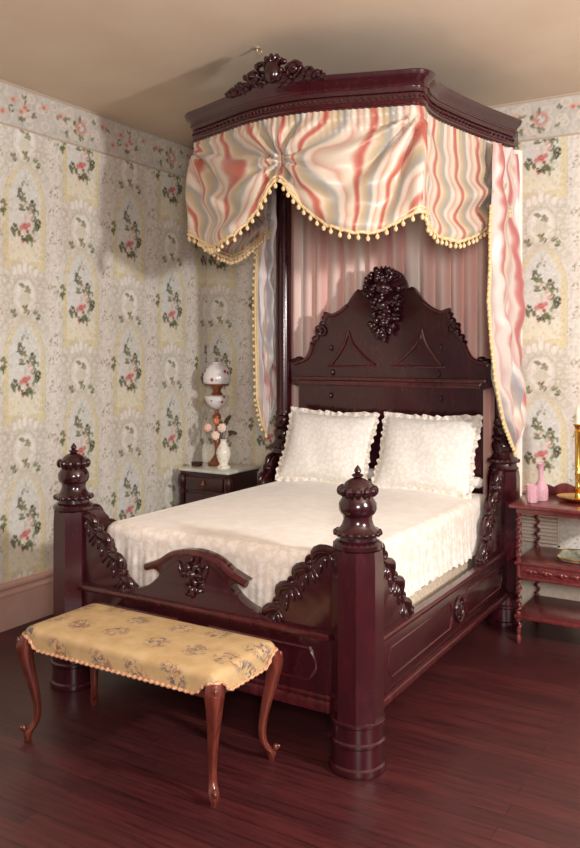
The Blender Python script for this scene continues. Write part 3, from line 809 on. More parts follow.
NU, NV = 420, 34
def vfn(u, v):
    d = (u-.5)*LT*.996
    x, y, nx, ny = at_s(SM+d)
    zb = hemz(d)+.006*abs(math.sin(d*45)); z = 2.905+(zb-2.905)*v
    o = fold(d, z)+.004
    return (x+nx*o, y+ny*o, z)
def vuv(u, v):
    d = (u-.5)*LT
    a = abs(d); z = 2.905+(hemz(d)-2.905)*v
    w = d
    # stripes drawn toward the gathers
    g = math.exp(-(a/.25)**2)*math.exp(-((z-2.68)/(.11 if z > 2.68 else .2))**2); w = d*(1+2.2*g)
    if a < SC:
        h = math.exp(-((SC-a)/.28)**2)*smooth01((2.9-z)/.4); w += (1 if d > 0 else -1)*h*.6*max(0, 2.86-z)
    return (w, z)
mb = MB().grid(NU, NV, vfn, vuv)
mb.build('swag', M['stripe'], val, recalc=False, angle=None)
mb = MB()
def hem_pt(u, dz=0):
    x, y, z = vfn(u, 1); return (x, y, z+dz)
pts = [hem_pt(i/400) for i in range(401)]
mb.tube(pts, lambda t: .009+.002*math.sin(t*900), n=6)
mb.tube([hem_pt(i/400, .022) for i in range(401)], .006, n=5)
def balls(mb, pts, step=.041, r=.0112, drop=.028):
    last = Vector(pts[0])
    for p in pts[1:]:
        p = Vector(p)
        if (p-last).length >= step:
            mb.ell((p.x, p.y, p.z-drop), (r, r, r*1.25), n=8, m=6)
            mb.tube([(p.x, p.y, p.z-.005), (p.x, p.y, p.z-drop+.008)], .004, n=5); last = p
balls(mb, pts)
mb.build('ball_fringe', M['fringe'], val)

# ------------------------------------------------------------------ side curtains
def curtain(label, X, fe, be, sg, xtop):
    t = thing('bed_curtain', label, 'curtain', (X, 4.95, 1.08))
    zt, zb = 2.88, fe[0][0]
    NUc, NVc = 60, 110
    def fn(u, v):
        z = zb+(zt-zb)*v
        y0, y1 = interp(fe, z), interp(be, z)
        y = y0+(y1-y0)*u
        x = X+(xtop-X)*smooth01((z-2.1)/.7)
        narrow = smooth01((y1-y0)/.3)
        a = .030*math.sin(2*PI*(2.6*u+.35*math.sin(z*2.1))+z*1.8)+.010*math.sin(2*PI*(6.5*u)+z*3.5+1)+.010*math.sin(27*z+9*u)*math.sin(PI*u)
        a += .014*math.sin(9*(z+.9*u)+2)*u*(1-u)*3 + .012*math.sin(17*(z-.5*u))*u*(1-u)*2
        return (x+sg*(a*narrow*smooth01(u/.14)+.010), y, z)
    def uvf(u, v): 
        z = zb+(zt-zb)*v
        return (u*.62*(.45+.55*min(1, max(0, (z-1.07)/.6)))+.04*math.sin(z*2.3)+.05*z, z)
    MB().grid(NUc, NVc, fn, uvf).build('curtain_panel', M['stripe2'], t, recalc=False, angle=None)
    m = MB(); e = [fn(0, v/150) for v in range(151) if zb+(zt-zb)*v/150 < 2.5]
    m.tube(e, .008, n=6); 
    m.tube([(x, y+.02, z) for x, y, z in e[1:]], .006, n=5)
    last = Vector(e[0])
    for p in e[1:]:
        p = Vector(p)
        if (p-last).length > .036:
            m.ell((p.x+sg*.006, p.y-.018, p.z-.01), (.0105, .0105, .0125), n=8, m=6); last = p
    m.ell((e[0][0], e[0][1], e[0][2]-.02), (.012, .012, .02))
    m.build('ball_fringe', M['fringe'], t)
    return t
curtain('striped satin curtain draped outside the right head post', -1.395,
        [(1.07, 4.92), (1.13, 4.83), (1.27, 4.67), (1.51, 4.52), (1.73, 4.44), (1.95, 4.39), (2.34, 4.45), (2.6, 4.55), (2.9, 4.6)],
        [(1.07, 4.945), (1.13, 4.97), (1.27, 5.06), (1.43, 5.12), (2.0, 5.14), (2.45, 5.06), (2.9, 4.98)], 1, -1.43)
curtain('striped satin curtain hanging outside the left head post, beside the nightstand', -3.165,
        [(1.09, 4.91), (1.15, 4.86), (1.34, 4.79), (1.6, 4.78), (1.9, 4.77), (2.4, 4.77), (2.9, 4.78)],
        [(1.09, 4.93), (1.15, 4.95), (1.34, 5.04), (1.7, 5.1), (2.3, 5.1), (2.9, 5.0)], -1, -3.11)

# back curtain
def bfn(u, v):
    x = -3.12+u*1.71; z = .62+2.32*v
    s = u*1.71
    ph = s*2*PI/.1+1.1*math.sin(s*9)+.25*math.sin(z*1.3+s*4)
    k = math.sin(ph); a = .034*k
    return (x+.008*math.cos(ph), 5.13+a*(.75+.25*math.sin(s*31)), z)
o = MB()
o.grid(420, 24, bfn)
bc = o.build('back_curtain', M['pleat'], loc=(CXB, 5.13, .62), recalc=False, angle=None)
tag(bc, 'rose pink pleated curtain hanging behind the carved headboard', 'curtain')

# ------------------------------------------------------------------ mattress, spread, pillows
mt = MB()
mt.bbox(-2.985, -1.545, 3.06, 4.92, .26, .74, .04)
mo_ = mt.build('mattress', M['mattress'], loc=(CXB, 3.98, .26)); tag(mo_, 'beige mattress edge showing below the lace bedspread on the bed', 'mattress')

sp = thing('bedspread', 'cream lace bedspread draped over the bed with scalloped hem', 'bedspread', (CXB, 3.9, .5))
# rounded rectangle perimeter (inner top edge)
X0, X1, Y0, Y1 = -2.955, -1.53, 3.035, 4.86
def rrect(inset, rad, n):
    # walk the perimeter starting at the head end, left side -> foot -> right side (open at the head)
    P = []
    x0, x1, y0 = X0+inset, X1-inset, Y0+inset
    L1 = Y1-(y0+rad); La = rad*PI/2; L2 = (x1-x0)-2*rad
    tot = 2*L1+2*La+L2
    for i in range(n+1):
        s = tot*i/n
        if s < L1: P.append((x0, Y1-s, -1, 0))
        elif s < L1+La:
            a = PI+(s-L1)/rad; P.append((x0+rad+rad*math.cos(a), y0+rad+rad*math.sin(a), math.cos(a), math.sin(a)))
        elif s < L1+La+L2: P.append((x0+rad+(s-L1-La), y0, 0, -1))
        elif s < L1+2*La+L2:
            a = -PI/2+(s-L1-La-L2)/rad; P.append((x1-rad+rad*math.cos(a), y0+rad+rad*math.sin(a), math.cos(a), math.sin(a)))
        else: P.append((x1, y0+rad+(s-L1-2*La-L2), 1, 0))
    return P, tot
n = 520
outer, tot = rrect(0, .06, n)
inner, _ = rrect(.04, .05, n)
ZT = .80
rows = []
for i in range(n+1):
    x, y, nx, ny = outer[i]; xi, yi, _, _ = inner[i]; s = tot*i/n
    corner = max(math.exp(-(((x-X0)**2+(y-Y0)**2)/.15**2)), math.exp(-(((x-X1)**2+(y-Y0)**2)/.15**2)))
    fr = .004+.010*corner
    side = 1 if y > Y0+.06 else 0
    hem = .515+.012*abs(math.sin(s*PI/.075)) - (.0 if side else .01)
    if side and x > CXB: hem = .488+.016*abs(math.sin(s*PI/.085))+.02*math.sin(s*5)*.4
    row = [(xi, yi, ZT)]
    row.append((xi+(x-xi)*.5, yi+(y-yi)*.5, ZT-.006)); row.append((x-nx*.008, y-ny*.008, ZT-.022)); row.append((x, y, ZT-.045))
    for k in range(1, 13):
        t = k/12; z = ZT-.045+(hem-ZT+.045)*t
        o = fr*t*1.2*math.sin(s*2*PI/.11+.8*math.sin(s*3.3))+.004*t*math.sin(s*2*PI/.041)+.012*t
        if side == 0 and corner < .2: o = min(o, .04)
        row.append((x+nx*o, y+ny*o, z))
    rows.append(row)
m = MB(); K = len(rows[0])
m.add([p for r_ in rows for p in r_], [(i*K+k, i*K+k+1, (i+1)*K+k+1, (i+1)*K+k) for i in range(n) for k in range(K-1)])
m.build('lace_drop', M['spread'], sp, recalc=False, angle=None)
# top
m = MB()
def topfn(u, v):
    x = X0+.04+(X1-X0-.08)*u; y = Y0+.04+(Y1-Y0-.04)*v
    e = min(u, 1-u)*1.4; e2 = min(v, 1)*1.8
    # round front corners
    cr = .05
    for cx, sg in ((X0+.04+cr, -1), (X1-.04-cr, 1)):
        cy = Y0+.04+cr
        if (x-cx)*sg > 0 and y < cy:
            dx, dy = x-cx, y-cy; q = max(abs(dx), abs(dy)); L = math.hypot(dx, dy)
            if L > 1e-6: x, y = cx+dx*q/L, cy+dy*q/L
    z = ZT+.018*smooth01(min(e, e2)/.35)+.003*math.sin(x*9+y*4)*smooth01(min(e, e2)/.1)+.002*math.sin(y*17-x*6)*smooth01(min(e, e2)/.1)
    z += .004*smooth01((y-4.5)/.35)*smooth01(e/.15)
    return (x, y, z)
m.grid(60, 76, topfn)
m.build('cloth_top', M['spreadtop'], sp, recalc=False, angle=None)
bo = MB().lathe([(0, -.66), (.05, -.66), (.085, -.64), (.09, -.6), (.09, .6), (.085, .64), (.05, .66), (0, .66)], (0, 0, 0), 20)
bo.v = [(CXB+.03+z, 4.89+y*.42, .862+x*.4) for x, y, z in bo.v]
tag(bo.build('bolster', M['sheet'], loc=(CXB, 4.87, .8)), 'white bolster roll behind the two lace pillows, at the foot of the headboard', 'bolster')

def pillow(cx, label, w, h, yaw, roll):
    base = Vector((cx, 4.675, .826))
    t = thing('lace_pillow', label, 'pillow', tuple(base), 'lace pillows against the headboard')
    tilt = math.radians(24)
    Mx = Matrix.Translation(base) @ Matrix.Rotation(yaw, 4, 'Z') @ Matrix.Rotation(-tilt, 4, 'X') @ Matrix.Rotation(roll, 4, 'Y')
    def P(a, b, d):
        # a across, b up from bottom, d thickness towards the viewer (-y)
        return tuple(Mx @ Vector((a, -d, b)))
    n = 30
    def surf(sgn):
        def fn(u, v):
            a, b = 2*u-1, 2*v-1
            th = .085*((1-abs(a)**3.2)*(1-abs(b)**3.2))**.55
            th += .006*math.sin(7*a+3*b)*(1-a*a)*(1-b*b)
            ear = 1+.04*(a*a*b*b); pull = 1-.045*(1-abs(a))*abs(b)**4; pl = 1-.04*(1-abs(b))*abs(a)**4
            return P(a*w/2*ear*pl, h/2+b*h/2*ear*pull, sgn*th)
        return fn
    m = MB(); m.grid(n, n, surf(1)); m.grid(n, n, surf(-1))
    m.build('pillow_body', M['pillow'], t, angle=None)
    m = MB(); N_ = 360; ring = []
    f = surf(0)
    per = []
    for i in range(N_):
        q = 4*i/N_; s_ = int(q); e = q-s_
        u, v = [(e, 0), (1, e), (1-e, 1), (0, 1-e)][s_]
        a, b = 2*u-1, 2*v-1
        ear = 1+.04*(a*a*b*b); pull = 1-.045*(1-abs(a))*abs(b)**4; pl = 1-.04*(1-abs(b))*abs(a)**4
        A, B = a*w/2*ear*pl, h/2+b*h/2*ear*pull
        out = Vector((a*abs(a)**6, b*abs(b)**6)); 
        if out.length > 0: out.normalize()
        ww = .030+.004*math.sin(i*2*PI/12)+.003*math.sin(i*.17)
        wv = .007*math.sin(i*2*PI/8.3+1.5*math.sin(i*.11))
        m_ = []
        for k, (o_, d_) in enumerate(((-.004, 0), (ww*.5, wv*.7), (ww, wv*1.4))):
            per.append(P(A+out.x*o_, B+out.y*o_, d_))
    m.add(per, [(i*3+k, ((i+1) % N_)*3+k, ((i+1) % N_)*3+k+1, i*3+k+1) for i in range(N_) for k in range(2)])
    m.build('lace_ruffle', M['ruffle'], t, recalc=False, angle=None)
pillow(-2.605, 'left lace-edged white pillow propped against the headboard', .60, .46, .05, .03)
pillow(-1.90, 'right lace-edged white pillow propped against the headboard', .60, .46, -.03, -.01)

# ------------------------------------------------------------------ bench
bx0, bx1, by0, by1 = -2.79, -1.762, 2.385, 2.815
bench = thing('upholstered_bench', 'low bench with gold floral cushion and cabriole legs at the foot of the bed', 'bench', ((bx0+bx1)/2, (by0+by1)/2, 0))
def rr(inset, rad, per):
    x0, x1, y0, y1 = bx0+inset, bx1-inset, by0+inset, by1-inset; P = []
    for (cx, cy, a0) in ((x1-rad, y1-rad, 0), (x0+rad, y1-rad, PI/2), (x0+rad, y0+rad, PI), (x1-rad, y0+rad, 1.5*PI)):
        for k in range(per+1):
            a = a0+PI/2*k/per; P.append((cx+rad*math.cos(a), cy+rad*math.sin(a)))
    # densify sides
    out = []
    for i, p in enumerate(P):
        q = P[(i+1) % len(P)]; L = math.hypot(q[0]-p[0], q[1]-p[1]); nn = 40 if i % (per+1) == per else 1
        for k in range(nn): out.append((p[0]+(q[0]-p[0])*k/nn, p[1]+(q[1]-p[1])*k/nn))
    return out
def bot(x, y):
    d = min(math.hypot(x-cx, y-cy) for cx in (bx0+.01, bx1-.01) for cy in (by0+.01, by1-.01))
    return .402+.05*math.exp(-(d/.06)**4)
lv = [(0, None), (0, .455), (.002, .468), (.01, .480), (.026, .487), (.06, .491), (.11, .494), (.16, .496), (.19, .4965)]
rings = []
for ins, z in lv:
    rg = rr(ins, max(.006, .03-ins*.15), 8)
    rings.append([(x, y, bot(x, y) if z is None else z) for x, y in rg])
k = len(rings[0]); m = MB()
m.add([p for r_ in rings for p in r_], [(i*k+j, i*k+(j+1) % k, (i+1)*k+(j+1) % k, (i+1)*k+j) for i in range(len(rings)-1) for j in range(k)]+[tuple((len(rings)-1)*k+j for j in range(k))])
cu = m.build('cushion', M['damask'], bench, angle=None)
m = MB(); path = []
for (x, y) in rr(-.004, .032, 8): path.append((x, y, bot(x, y)))
# resample for braid bumps
pp_ = []
for i, p in enumerate(path):
    q = path[(i+1) % len(path)]
    L = (Vector(q)-Vector(p)).length; nn = max(1, int(L/.004))
    for k_ in range(nn): pp_.append(tuple(Vector(p).lerp(Vector(q), k_/nn)))
m.tube(pp_, lambda t: .0058+.0022*math.sin(t*len(pp_)*.9), n=6, closed=True)
m.build('braid_trim', M['braid'], cu)
m = MB(); m.bbox(bx0+.03, bx1-.03, by0+.03, by1-.03, .375, .41, .006)
m.build('seat_frame', M['benchwood'], bench)
for cx, sx in ((bx0+.018, -1), (bx1-.018, 1)):
    for cy, sy in ((by0+.018, -1), (by1-.018, 1)):
        D = .7071
        m = MB()
        prof = [(.452, -.004, .026), (.43, .006, .031), (.40, .010, .034), (.36, .008, .030), (.31, -.002, .0255), (.25, -.018, .0215), (.19, -.032, .018), (.13, -.040, .0155), (.085, -.036, .0145), (.055, -.022, .0155), (.038, -.006, .018), (.022, .0, .017), (.008, .0, .0135), (.0, .0, .012)]
        pc = catmull(prof, 4); vs = []; nn = 14
        for z, o_, r_ in pc:
            for q in range(nn):
                a = 2*PI*q/nn+PI/4
                rr_ = r_*(1+.10*math.cos(4*(a-PI/4)))
                vs.append((cx+sx*D*o_+rr_*math.cos(a), cy+sy*D*o_+rr_*math.sin(a), z))
        L_ = len(pc)
        m.add(vs, [(i*nn+q, i*nn+(q+1) % nn, (i+1)*nn+(q+1) % nn, (i+1)*nn+q) for i in range(L_-1) for q in range(nn)]+[tuple(range(nn)), tuple((L_-1)*nn+q for q in range(nn))])
        lg = m.build('leg', M['benchwood'], bench, angle=50)
        m = MB()
        m.ell((cx+sx*D*.016, cy+sy*D*.016, .05), (.013, .013, .016)); m.ell((cx+sx*D*.028, cy+sy*D*.028, .052), (.008, .008, .01))
        m.build('foot_scroll', M['benchwood'], lg)
        m = MB(); m.ell((cx+sx*D*.036, cy+sy*D*.036, .425), (.010, .010, .018)); m.ell((cx+sx*D*.038, cy+sy*D*.038, .40), (.008, .008, .022)); m.build('knee_carving', M['benchwood'], lg)

# ------------------------------------------------------------------ nightstand (back left corner)
nx0, nx1, ny0, ny1 = -3.885, -3.45, 4.83, 5.24
ns = thing('nightstand', 'dark wooden nightstand with white marble top in the corner beside the bed', 'nightstand', ((nx0+nx1)/2, (ny0+ny1)/2, 0))
MB().bbox(nx0-.015, nx1+.015, ny0-.02, ny1, .778, .80, .006).build('marble_top', M['marble'], ns)
m = MB(); m.bbox(nx0+.01, nx1-.01, ny0+.01, ny1-.01, .08, .775, .006)
m.bbox(nx0-.005, nx1+.005, ny0-.008, ny1-.005, .755, .777, .006); m.bbox(nx0-.005, nx1+.005, ny0-.008, ny1-.005, .03, .09, .008)
nsb = m.build('cabinet_body', M['ebony'], ns)
for cx in (nx0+.005, nx1-.005):
    m = MB().lathe([(.02, .02), (.03, .04), (.03, .1), (.022, .12), (.02, .3), (.024, .45), (.02, .6), (.026, .63), (.02, .65), (.032, .68), (.034, .72), (.026, .75), (.028, .757)], (cx, ny0+.005, 0), 18)
    m.build('corner_post', M['ebony'], ns)
for x in (nx0+.03, nx1-.03):
    for y in (ny0+.03, ny1-.04):
        MB().lathe([(.02, 0), (.03, .012), (.03, .028), (.02, .036)], (x, y, 0), 16).build('foot', M['ebony'], ns)
d = MB().bbox(nx0+.045, nx1-.045, ny0-.008, ny0+.015, .64, .74, .006).build('drawer', M['ebony'], ns)
MB().lathe([(.0, 0), (.012, .004), (.016, .012), (.01, .02), (.006, .028), (.006, .034)], ((nx0+nx1)/2, ny0-.02, .68), 14).build('knob', M['bronze'], d)
d = MB().bbox(nx0+.045, nx1-.045, ny0-.008, ny0+.015, .12, .62, .006).build('door', M['ebony'], ns)
m = MB(); loop_molding(m, nx0+.08, nx1-.08, .17, .57, ny0-.01, .006); m.build('panel_molding', M['ebony'], d)
MB().lathe([(.0, 0), (.01, .004), (.013, .01), (.008, .018), (.006, .028)], (nx0+.07, ny0-.016, .38), 12).build('knob', M['bronze'], d)

# lamp
lx, ly = -3.74, 5.085; lz = .801
lamp = thing('oil_lamp', 'tall bronze oil lamp with flower-painted globe shade on the nightstand', 'lamp', (lx, ly, lz))
c = (lx, ly, 0)
MB().lathe([(.07, lz), (.072, lz+.01), (.066, lz+.02), (.05, lz+.03), (.045, lz+.045), (.03, lz+.06), (.024, lz+.075)], c, 24).build('base', M['bronze'], lamp)
MB().lathe([(.024, lz+.07), (.017, lz+.09), (.015, lz+.14), (.024, lz+.17), (.026, lz+.19), (.016, lz+.21), (.012, lz+.26), (.014, lz+.31), (.022, lz+.34), (.034, lz+.365), (.03, lz+.385), (.015, lz+.40), (.013, lz+.42), (.02, lz+.435)], c, 20).build('stem', M['bronze'], lamp)
MB().lathe([(.02, lz+.43), (.045, lz+.445), (.075, lz+.47), (.092, lz+.505), (.098, lz+.53), (.09, lz+.535), (.04, lz+.54)], c, 28).build('font_bowl', M['bowl'], lamp)
m = MB().lathe([(.04, lz+.538), (.045, lz+.55), (.034, lz+.56), (.03, lz+.58), (.042, lz+.595), (.05, lz+.61), (.095, lz+.615), (.098, lz+.625), (.09, lz+.628)], c, 24)
m.build('burner', M['bronze'], lamp)
MB().lathe([(.090, lz+.625), (.104, lz+.64), (.107, lz+.67), (.103, lz+.70), (.092, lz+.735), (.07, lz+.762), (.045, lz+.778), (.036, lz+.785), (.036, lz+.795), (.03, lz+.785), (.04, lz+.77), (.066, lz+.753), (.086, lz+.73), (.1, lz+.69), (.098, lz+.64)], c, 32).build('shade', M['shade'], lamp)

# vase with flowers
vx, vy = -3.59, 4.965
vase = MB().lathe([(.0, .801), (.05, .801), (.052, .812), (.038, .822), (.03, .83), (.04, .85), (.052, .885), (.056, .915), (.048, .95), (.03, .98), (.022, 1.0), (.024, 1.01), (.03, 1.02), (.024, 1.018), (.017, 1.0), (.02, .99)], (vx, vy, 0), 24).build('flower_vase', M['vase'], loc=(vx, vy, .801))
tag(vase, 'small white porcelain vase with gilt decoration on the nightstand, beside the oil lamp', 'vase')
def flower(dx, dy, dz, r, mat, lab):
    t = thing('cut_flower', lab, 'flower', (vx+dx*.1, vy+dy*.1, 1.0), 'flowers in the porcelain vase')
    cx, cy, cz = vx+dx, vy+dy, 1.0+dz
    m = MB()
    n_ = Vector((.35, -1, .25)).normalized(); u_ = n_.orthogonal().normalized(); w_ = n_.cross(u_)
    for lay, (cnt, rad, push) in enumerate(((7, .62, 0), (5, .38, .35))):
        for k in range(cnt):
            a = 2*PI*k/cnt+lay*.4
            p = Vector((cx, cy, cz))+(u_*math.cos(a)+w_*math.sin(a))*r*rad+n_*r*push
            m.ell(tuple(p), (r*.48, r*.3, r*.44), n=9, m=6)
    hd = m.build('petals', mat, t)
    m = MB(); p = Vector((cx, cy, cz))+n_*r*.55; m.ell(tuple(p), (r*.24, r*.24, r*.24)); m.build('flower_centre', M['pistil'], hd)
    MB().tube(catmull([(vx, vy, .96), (vx+dx*.15, vy+dy*.15, 1.01), (vx+dx*.7, vy+dy*.7, 1.0+dz*.7), (cx, cy, cz)], 4), .003, n=6).build('stem', M['leafdark'], t)
flower(-.055, -.03, .045, .034, M['petalw'], 'white flower lowest in the porcelain vase, yellow centre')
flower(.005, -.03, .105, .034, M['petalw'], 'white flower right of centre in the porcelain vase')
flower(-.135, -.02, .10, .032, M['petalp'], 'pale pink flower leaning furthest left in the vase')
flower(-.07, .0, .15, .027, M['petalc'], 'small coral flower at the top of the bouquet')
for (dx, dz, an, lab) in ((.03, .17, .75, 'dark leaf rising from the top of the vase bouquet'), (.075, .07, -.1, 'dark leaf sticking out right of the vase bouquet'), (-.02, .12, 2.4, 'dark leaf behind the white flowers of the vase bouquet')):
    m = MB(); 
    m.ell((vx+dx, vy+.01, 1.0+dz), (.045, .006, .016), an, n=12, m=6)
    m.ell((vx+dx*.8, vy+.012, 1.0+dz*.9), (.03, .006, .014), an+.7, n=12, m=6)
    m.tube([(vx, vy, .98), (vx+dx*.6, vy+.006, 1.0+dz*.6), (vx+dx, vy+.01, 1+dz)], .0025, n=5)
    tag(m.build('bouquet_leaf', M['leafdark'], loc=(vx, vy, 1.0)), lab, 'leaf', 'leaves in the porcelain vase')
tb = thing('trinket_box', 'tiny dark box on the left end of the marble nightstand top', 'box', (-3.83, 4.95, .801))
MB().bbox(-3.865, -3.795, 4.925, 4.975, .801, .822, .004).build('box_body', M['box'], tb)
MB().bbox(-3.868, -3.792, 4.922, 4.978, .822, .834, .005).build('lid', M['box'], tb)

# ------------------------------------------------------------------ right side table
tx0, tx1, ty0, ty1 = -1.322, -.70, 4.63, 5.10
tbl = thing('side_table', 'rosewood tiered side table with barley-twist legs right of the bed', 'table', ((tx0+tx1)/2, (ty0+ty1)/2, 0))
TW = M['tablewood']
MB().bbox(tx0-.015, tx1+.015, ty0-.02, ty1+.01, .778, .80, .006).build('tabletop', TW, tbl)
m = MB(); m.bbox(tx0+.02, tx1-.02, ty0+.012, ty1-.01, .748, .779, .003); m.build('top_frame', TW, tbl)
gal = [(tx0, .80), (tx0, .815)]
for k in range(41):
    t = k/40; gal.append((tx0+(tx1-tx0)*t, .825+.022*abs(math.sin(t*PI*5))+.03*math.sin(PI*t)))
gal += [(tx1, .815), (tx1, .80)]
MB().plate(gal, ty1-.015, ty1+.005, .003).build('carved_gallery', TW, tbl, angle=30)
for i, x in enumerate((tx0+.03, tx1-.03)):
    for j, y in enumerate((ty0+.03, ty1-.03)):
        m = MB(); nn = 14; vs = []; zs = [k/160*.78 for k in range(161)]
        for z in zs:
            plain_ = z < .09 or abs(z-.16) < .025 or abs(z-.43) < .05 or z > .745
            for q in range(nn):
                a = 2*PI*q/nn
                if plain_:
                    r_ = .0145 if z > .09 else .010+.006*abs(math.sin(z*60)); cx, cy = x, y
                else:
                    ph = z*2*PI/.052; r_ = .0115; cx, cy = x+.009*math.cos(ph), y+.009*math.sin(ph)
                vs.append((cx+r_*math.cos(a), cy+r_*math.sin(a), z))
        L_ = len(zs)
        m.add(vs, [(u*nn+q, u*nn+(q+1) % nn, (u+1)*nn+(q+1) % nn, (u+1)*nn+q) for u in range(L_-1) for q in range(nn)]+[tuple(range(nn)), tuple((L_-1)*nn+q for q in range(nn))])
        m.build('twisted_leg', TW, tbl, angle=60)
MB().bbox(tx0+.01, tx1-.01, ty0+.01, ty1-.01, .452, .470, .004).build('middle_shelf', TW, tbl)
dr = MB().bbox(tx0+.045, tx1-.045, ty0+.02, ty1-.03, .385, .452, .004).build('drawer', TW, tbl)
m = MB().bbox(tx0+.035, tx1-.035, ty0+.012, ty1-.02, .372, .388, .004); m.build('drawer_molding', TW, dr)
for q in range(6):
    qx = tx0+.1+q*(tx1-tx0-.2)/5; m = MB()
    m.ell((qx, ty0+.018, .42), (.016, .01, .016)); m.ell((qx-.02, ty0+.018, .424), (.02, .008, .009), .4); m.ell((qx+.02, ty0+.018, .424), (.02, .008, .009), -.4)
    m.build('carved_leaf', TW, dr)
MB().bbox(tx0+.01, tx1-.01, ty0+.01, ty1-.01, .145, .168, .004).build('bottom_shelf', TW, tbl)

# candlestick
gx, gy = -1.012, 4.90
cs = thing('candlestick', 'brass candlestick with wide dish base on the side table', 'candlestick', (gx, gy, .801))
MB().lathe([(0, .801), (.06, .801), (.075, .808), (.115, .822), (.12, .83), (.112, .829), (.07, .816), (.03, .818), (.02, .83), (.016, .86), (.02, .875)], (gx, gy, 0), 32).build('dish_base', M['gold'], cs)
MB().lathe([(.019, .87), (.022, .88), (.017, .895), (.0175, .95), (.021, .96), (.0175, .97), (.0185, 1.12), (.02, 1.19), (.024, 1.205), (.016, 1.215), (.022, 1.235), (.03, 1.245), (.026, 1.25), (.012, 1.25)], (gx, gy, 0), 24).build('stem', M['gold'], cs)
cd = MB().lathe([(.0, 1.245), (.0145, 1.245), (.014, 1.33), (.012, 1.342), (.003, 1.345), (.001, 1.358), (0, 1.36)], (gx, gy, 0), 18).build('candle', M['candle'], loc=(gx, gy, 1.245))
tag(cd, 'short cream candle standing in the brass candlestick', 'candle')
# pink glass
gl = MB().lathe([(0, .801), (.027, .801), (.031, .806), (.034, .83), (.036, .905), (.033, .905), (.030, .84), (.028, .815), (0, .812)], (-1.232, 4.725, 0), 12, flute=0).build('pink_tumbler', M['pinkglass'], loc=(-1.232, 4.725, .801), angle=20)
tag(gl, 'faceted pink glass tumbler at the front left corner of the side table', 'tumbler')
bt = MB().lathe([(0, .801), (.036, .801), (.041, .808), (.042, .86), (.036, .89), (.02, .91), (.014, .925), (.014, .985), (.018, 1.0), (.03, 1.015), (.026, 1.014), (.011, .99), (.011, .93), (.03, .885), (.036, .86), (.035, .815), (0, .81)], (-1.208, 4.83, 0), 20).build('pink_bottle', M['pinkglass'], loc=(-1.208, 4.83, .801))
tag(bt, 'slender-necked pink glass bottle standing behind the tumbler', 'bottle')
# tray
ty = thing('glass_tray', 'oblong pressed glass tray with gilt scalloped rim on the middle shelf', 'tray', (-.945, 4.865, .471))
def trayout(s, n=60):
    P = []
    for k in range(n):
        a = 2*PI*k/n; q = (abs(math.cos(a))**5+abs(math.sin(a))**5)**(-1/5); w = 1+.025*math.cos(a*16)
        P.append((-.945+.165*s*q*w*math.cos(a), 4.865+.135*s*q*w*math.sin(a)))
    return P
m = MB(); rings = [[(x, y, .472) for x, y in trayout(.3)], [(x, y, .472) for x, y in trayout(.8)], [(x, y, .480) for x, y in trayout(.9)], [(x, y, .497) for x, y in trayout(1)], [(x, y, .493) for x, y in trayout(1.0)], [(x, y, .477) for x, y in trayout(.88)]]
k = 60
m.add([p for r_ in rings for p in r_], [(i*k+j, i*k+(j+1) % k, (i+1)*k+(j+1) % k, (i+1)*k+j) for i in range(5) for j in range(k)]+[tuple(range(k))])
tr = m.build('tray_body', M['clearglass'], ty)
MB().tube([(x, y, .497) for x, y in trayout(1)], .004, n=6, closed=True).build('gilt_rim', M['gold'], ty)

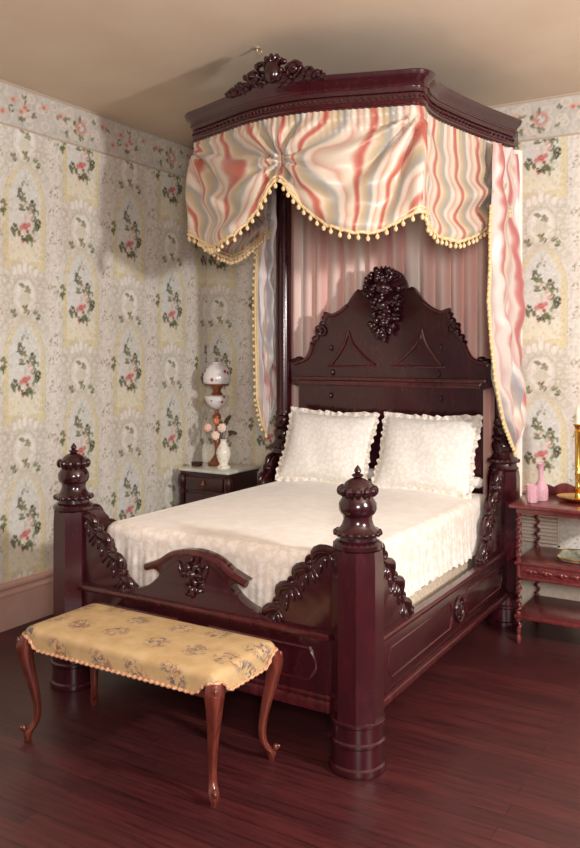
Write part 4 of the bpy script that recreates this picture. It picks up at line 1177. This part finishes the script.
# wall vent behind the table
vt = thing('wall_vent', 'pale louvred wall vent behind the side table', 'vent', (-1.33, YB-.002, .44))
MB().box(-1.45, -1.215, YB-.006, YB-.002, .44, .775).build('shade_backing', M['shadow'], vt, smooth=False)
m = MB()
for k in range(14):
    z = .452+k*.0235; m.add([(-1.445, YB-.008, z+.016), (-1.22, YB-.008, z+.016), (-1.22, YB-.02, z), (-1.445, YB-.02, z), (-1.445, YB-.008, z+.012), (-1.22, YB-.008, z+.012), (-1.22, YB-.018, z-.003), (-1.445, YB-.018, z-.003)], [(0,1,2,3),(4,5,6,7),(3,2,6,7),(0,3,7,4),(1,2,6,5),(0,1,5,4)])
m.build('louvres', M['ventpaint'], vt, smooth=False)
m = MB()
for a in ((-1.46, -1.205, .432, .444), (-1.46, -1.205, .768, .782), (-1.46, -1.448, .432, .782), (-1.217, -1.205, .432, .782)):
    m.box(a[0], a[1], YB-.022, YB-.002, a[2], a[3])
m.build('frame', M['ventpaint'], vt, smooth=False)

# ceiling hook
hx, hy = -2.41, 3.64
m = MB().lathe([(.018, 3.299), (.018, 3.292), (.006, 3.288), (.004, 3.28)], (hx, hy, 0), 14)
m.tube([(hx, hy, 3.284), (hx, hy, 3.272), (hx+.012, hy, 3.262), (hx+.026, hy, 3.266), (hx+.03, hy, 3.276)], .004, n=6)
tag(m.build('ceiling_hook', M['iron'], loc=(hx, hy, 3.299)), 'small metal hook on the ceiling above the canopy crest', 'hook')

# ------------------------------------------------------------------ light
def area(name, loc, target, size, power, col, shape='DISK'):
    l = bpy.data.lights.new(name, 'AREA'); l.shape = shape; l.size = size; l.energy = power; l.color = col
    o = bpy.data.objects.new(name, l); COL.objects.link(o); o.location = loc
    o.rotation_euler = (Vector(target)-Vector(loc)).to_track_quat('-Z', 'Y').to_euler(); return o
l = bpy.data.lights.new('key_lamp', 'POINT'); l.energy = 520; l.color = (1, .96, .925); l.shadow_soft_size = .13
o = bpy.data.objects.new('key_lamp', l); COL.objects.link(o); o.location = (1.72, 2.25, 2.28)
area('fill_lamp', (.35, -.3, 1.95), (-2.4, 4.2, 1.5), .7, 108, (1, .91, .87))
w = bpy.data.worlds.new('room_world'); scene.world = w; w.use_nodes = True
w.node_tree.nodes['Background'].inputs[0].default_value = (1, .78, .76, 1)
w.node_tree.nodes['Background'].inputs[1].default_value = .24

# ------------------------------------------------------------------ camera
cd_ = bpy.data.cameras.new('camera'); cam = bpy.data.objects.new('camera', cd_); COL.objects.link(cam)
cam.location = (0, 0, 1.65); cam.rotation_euler = (PI/2, 0, math.radians(31.2))
cd_.sensor_fit = 'VERTICAL'; cd_.sensor_height = 36; cd_.sensor_width = 36
cd_.lens = 36*813/848
cd_.shift_x = 0; cd_.shift_y = -(424-355)/848
cd_.clip_start = .05
scene.camera = cam
scene.view_settings.view_transform = 'Standard'
scene.view_settings.look = 'None'
scene.view_settings.exposure = 0
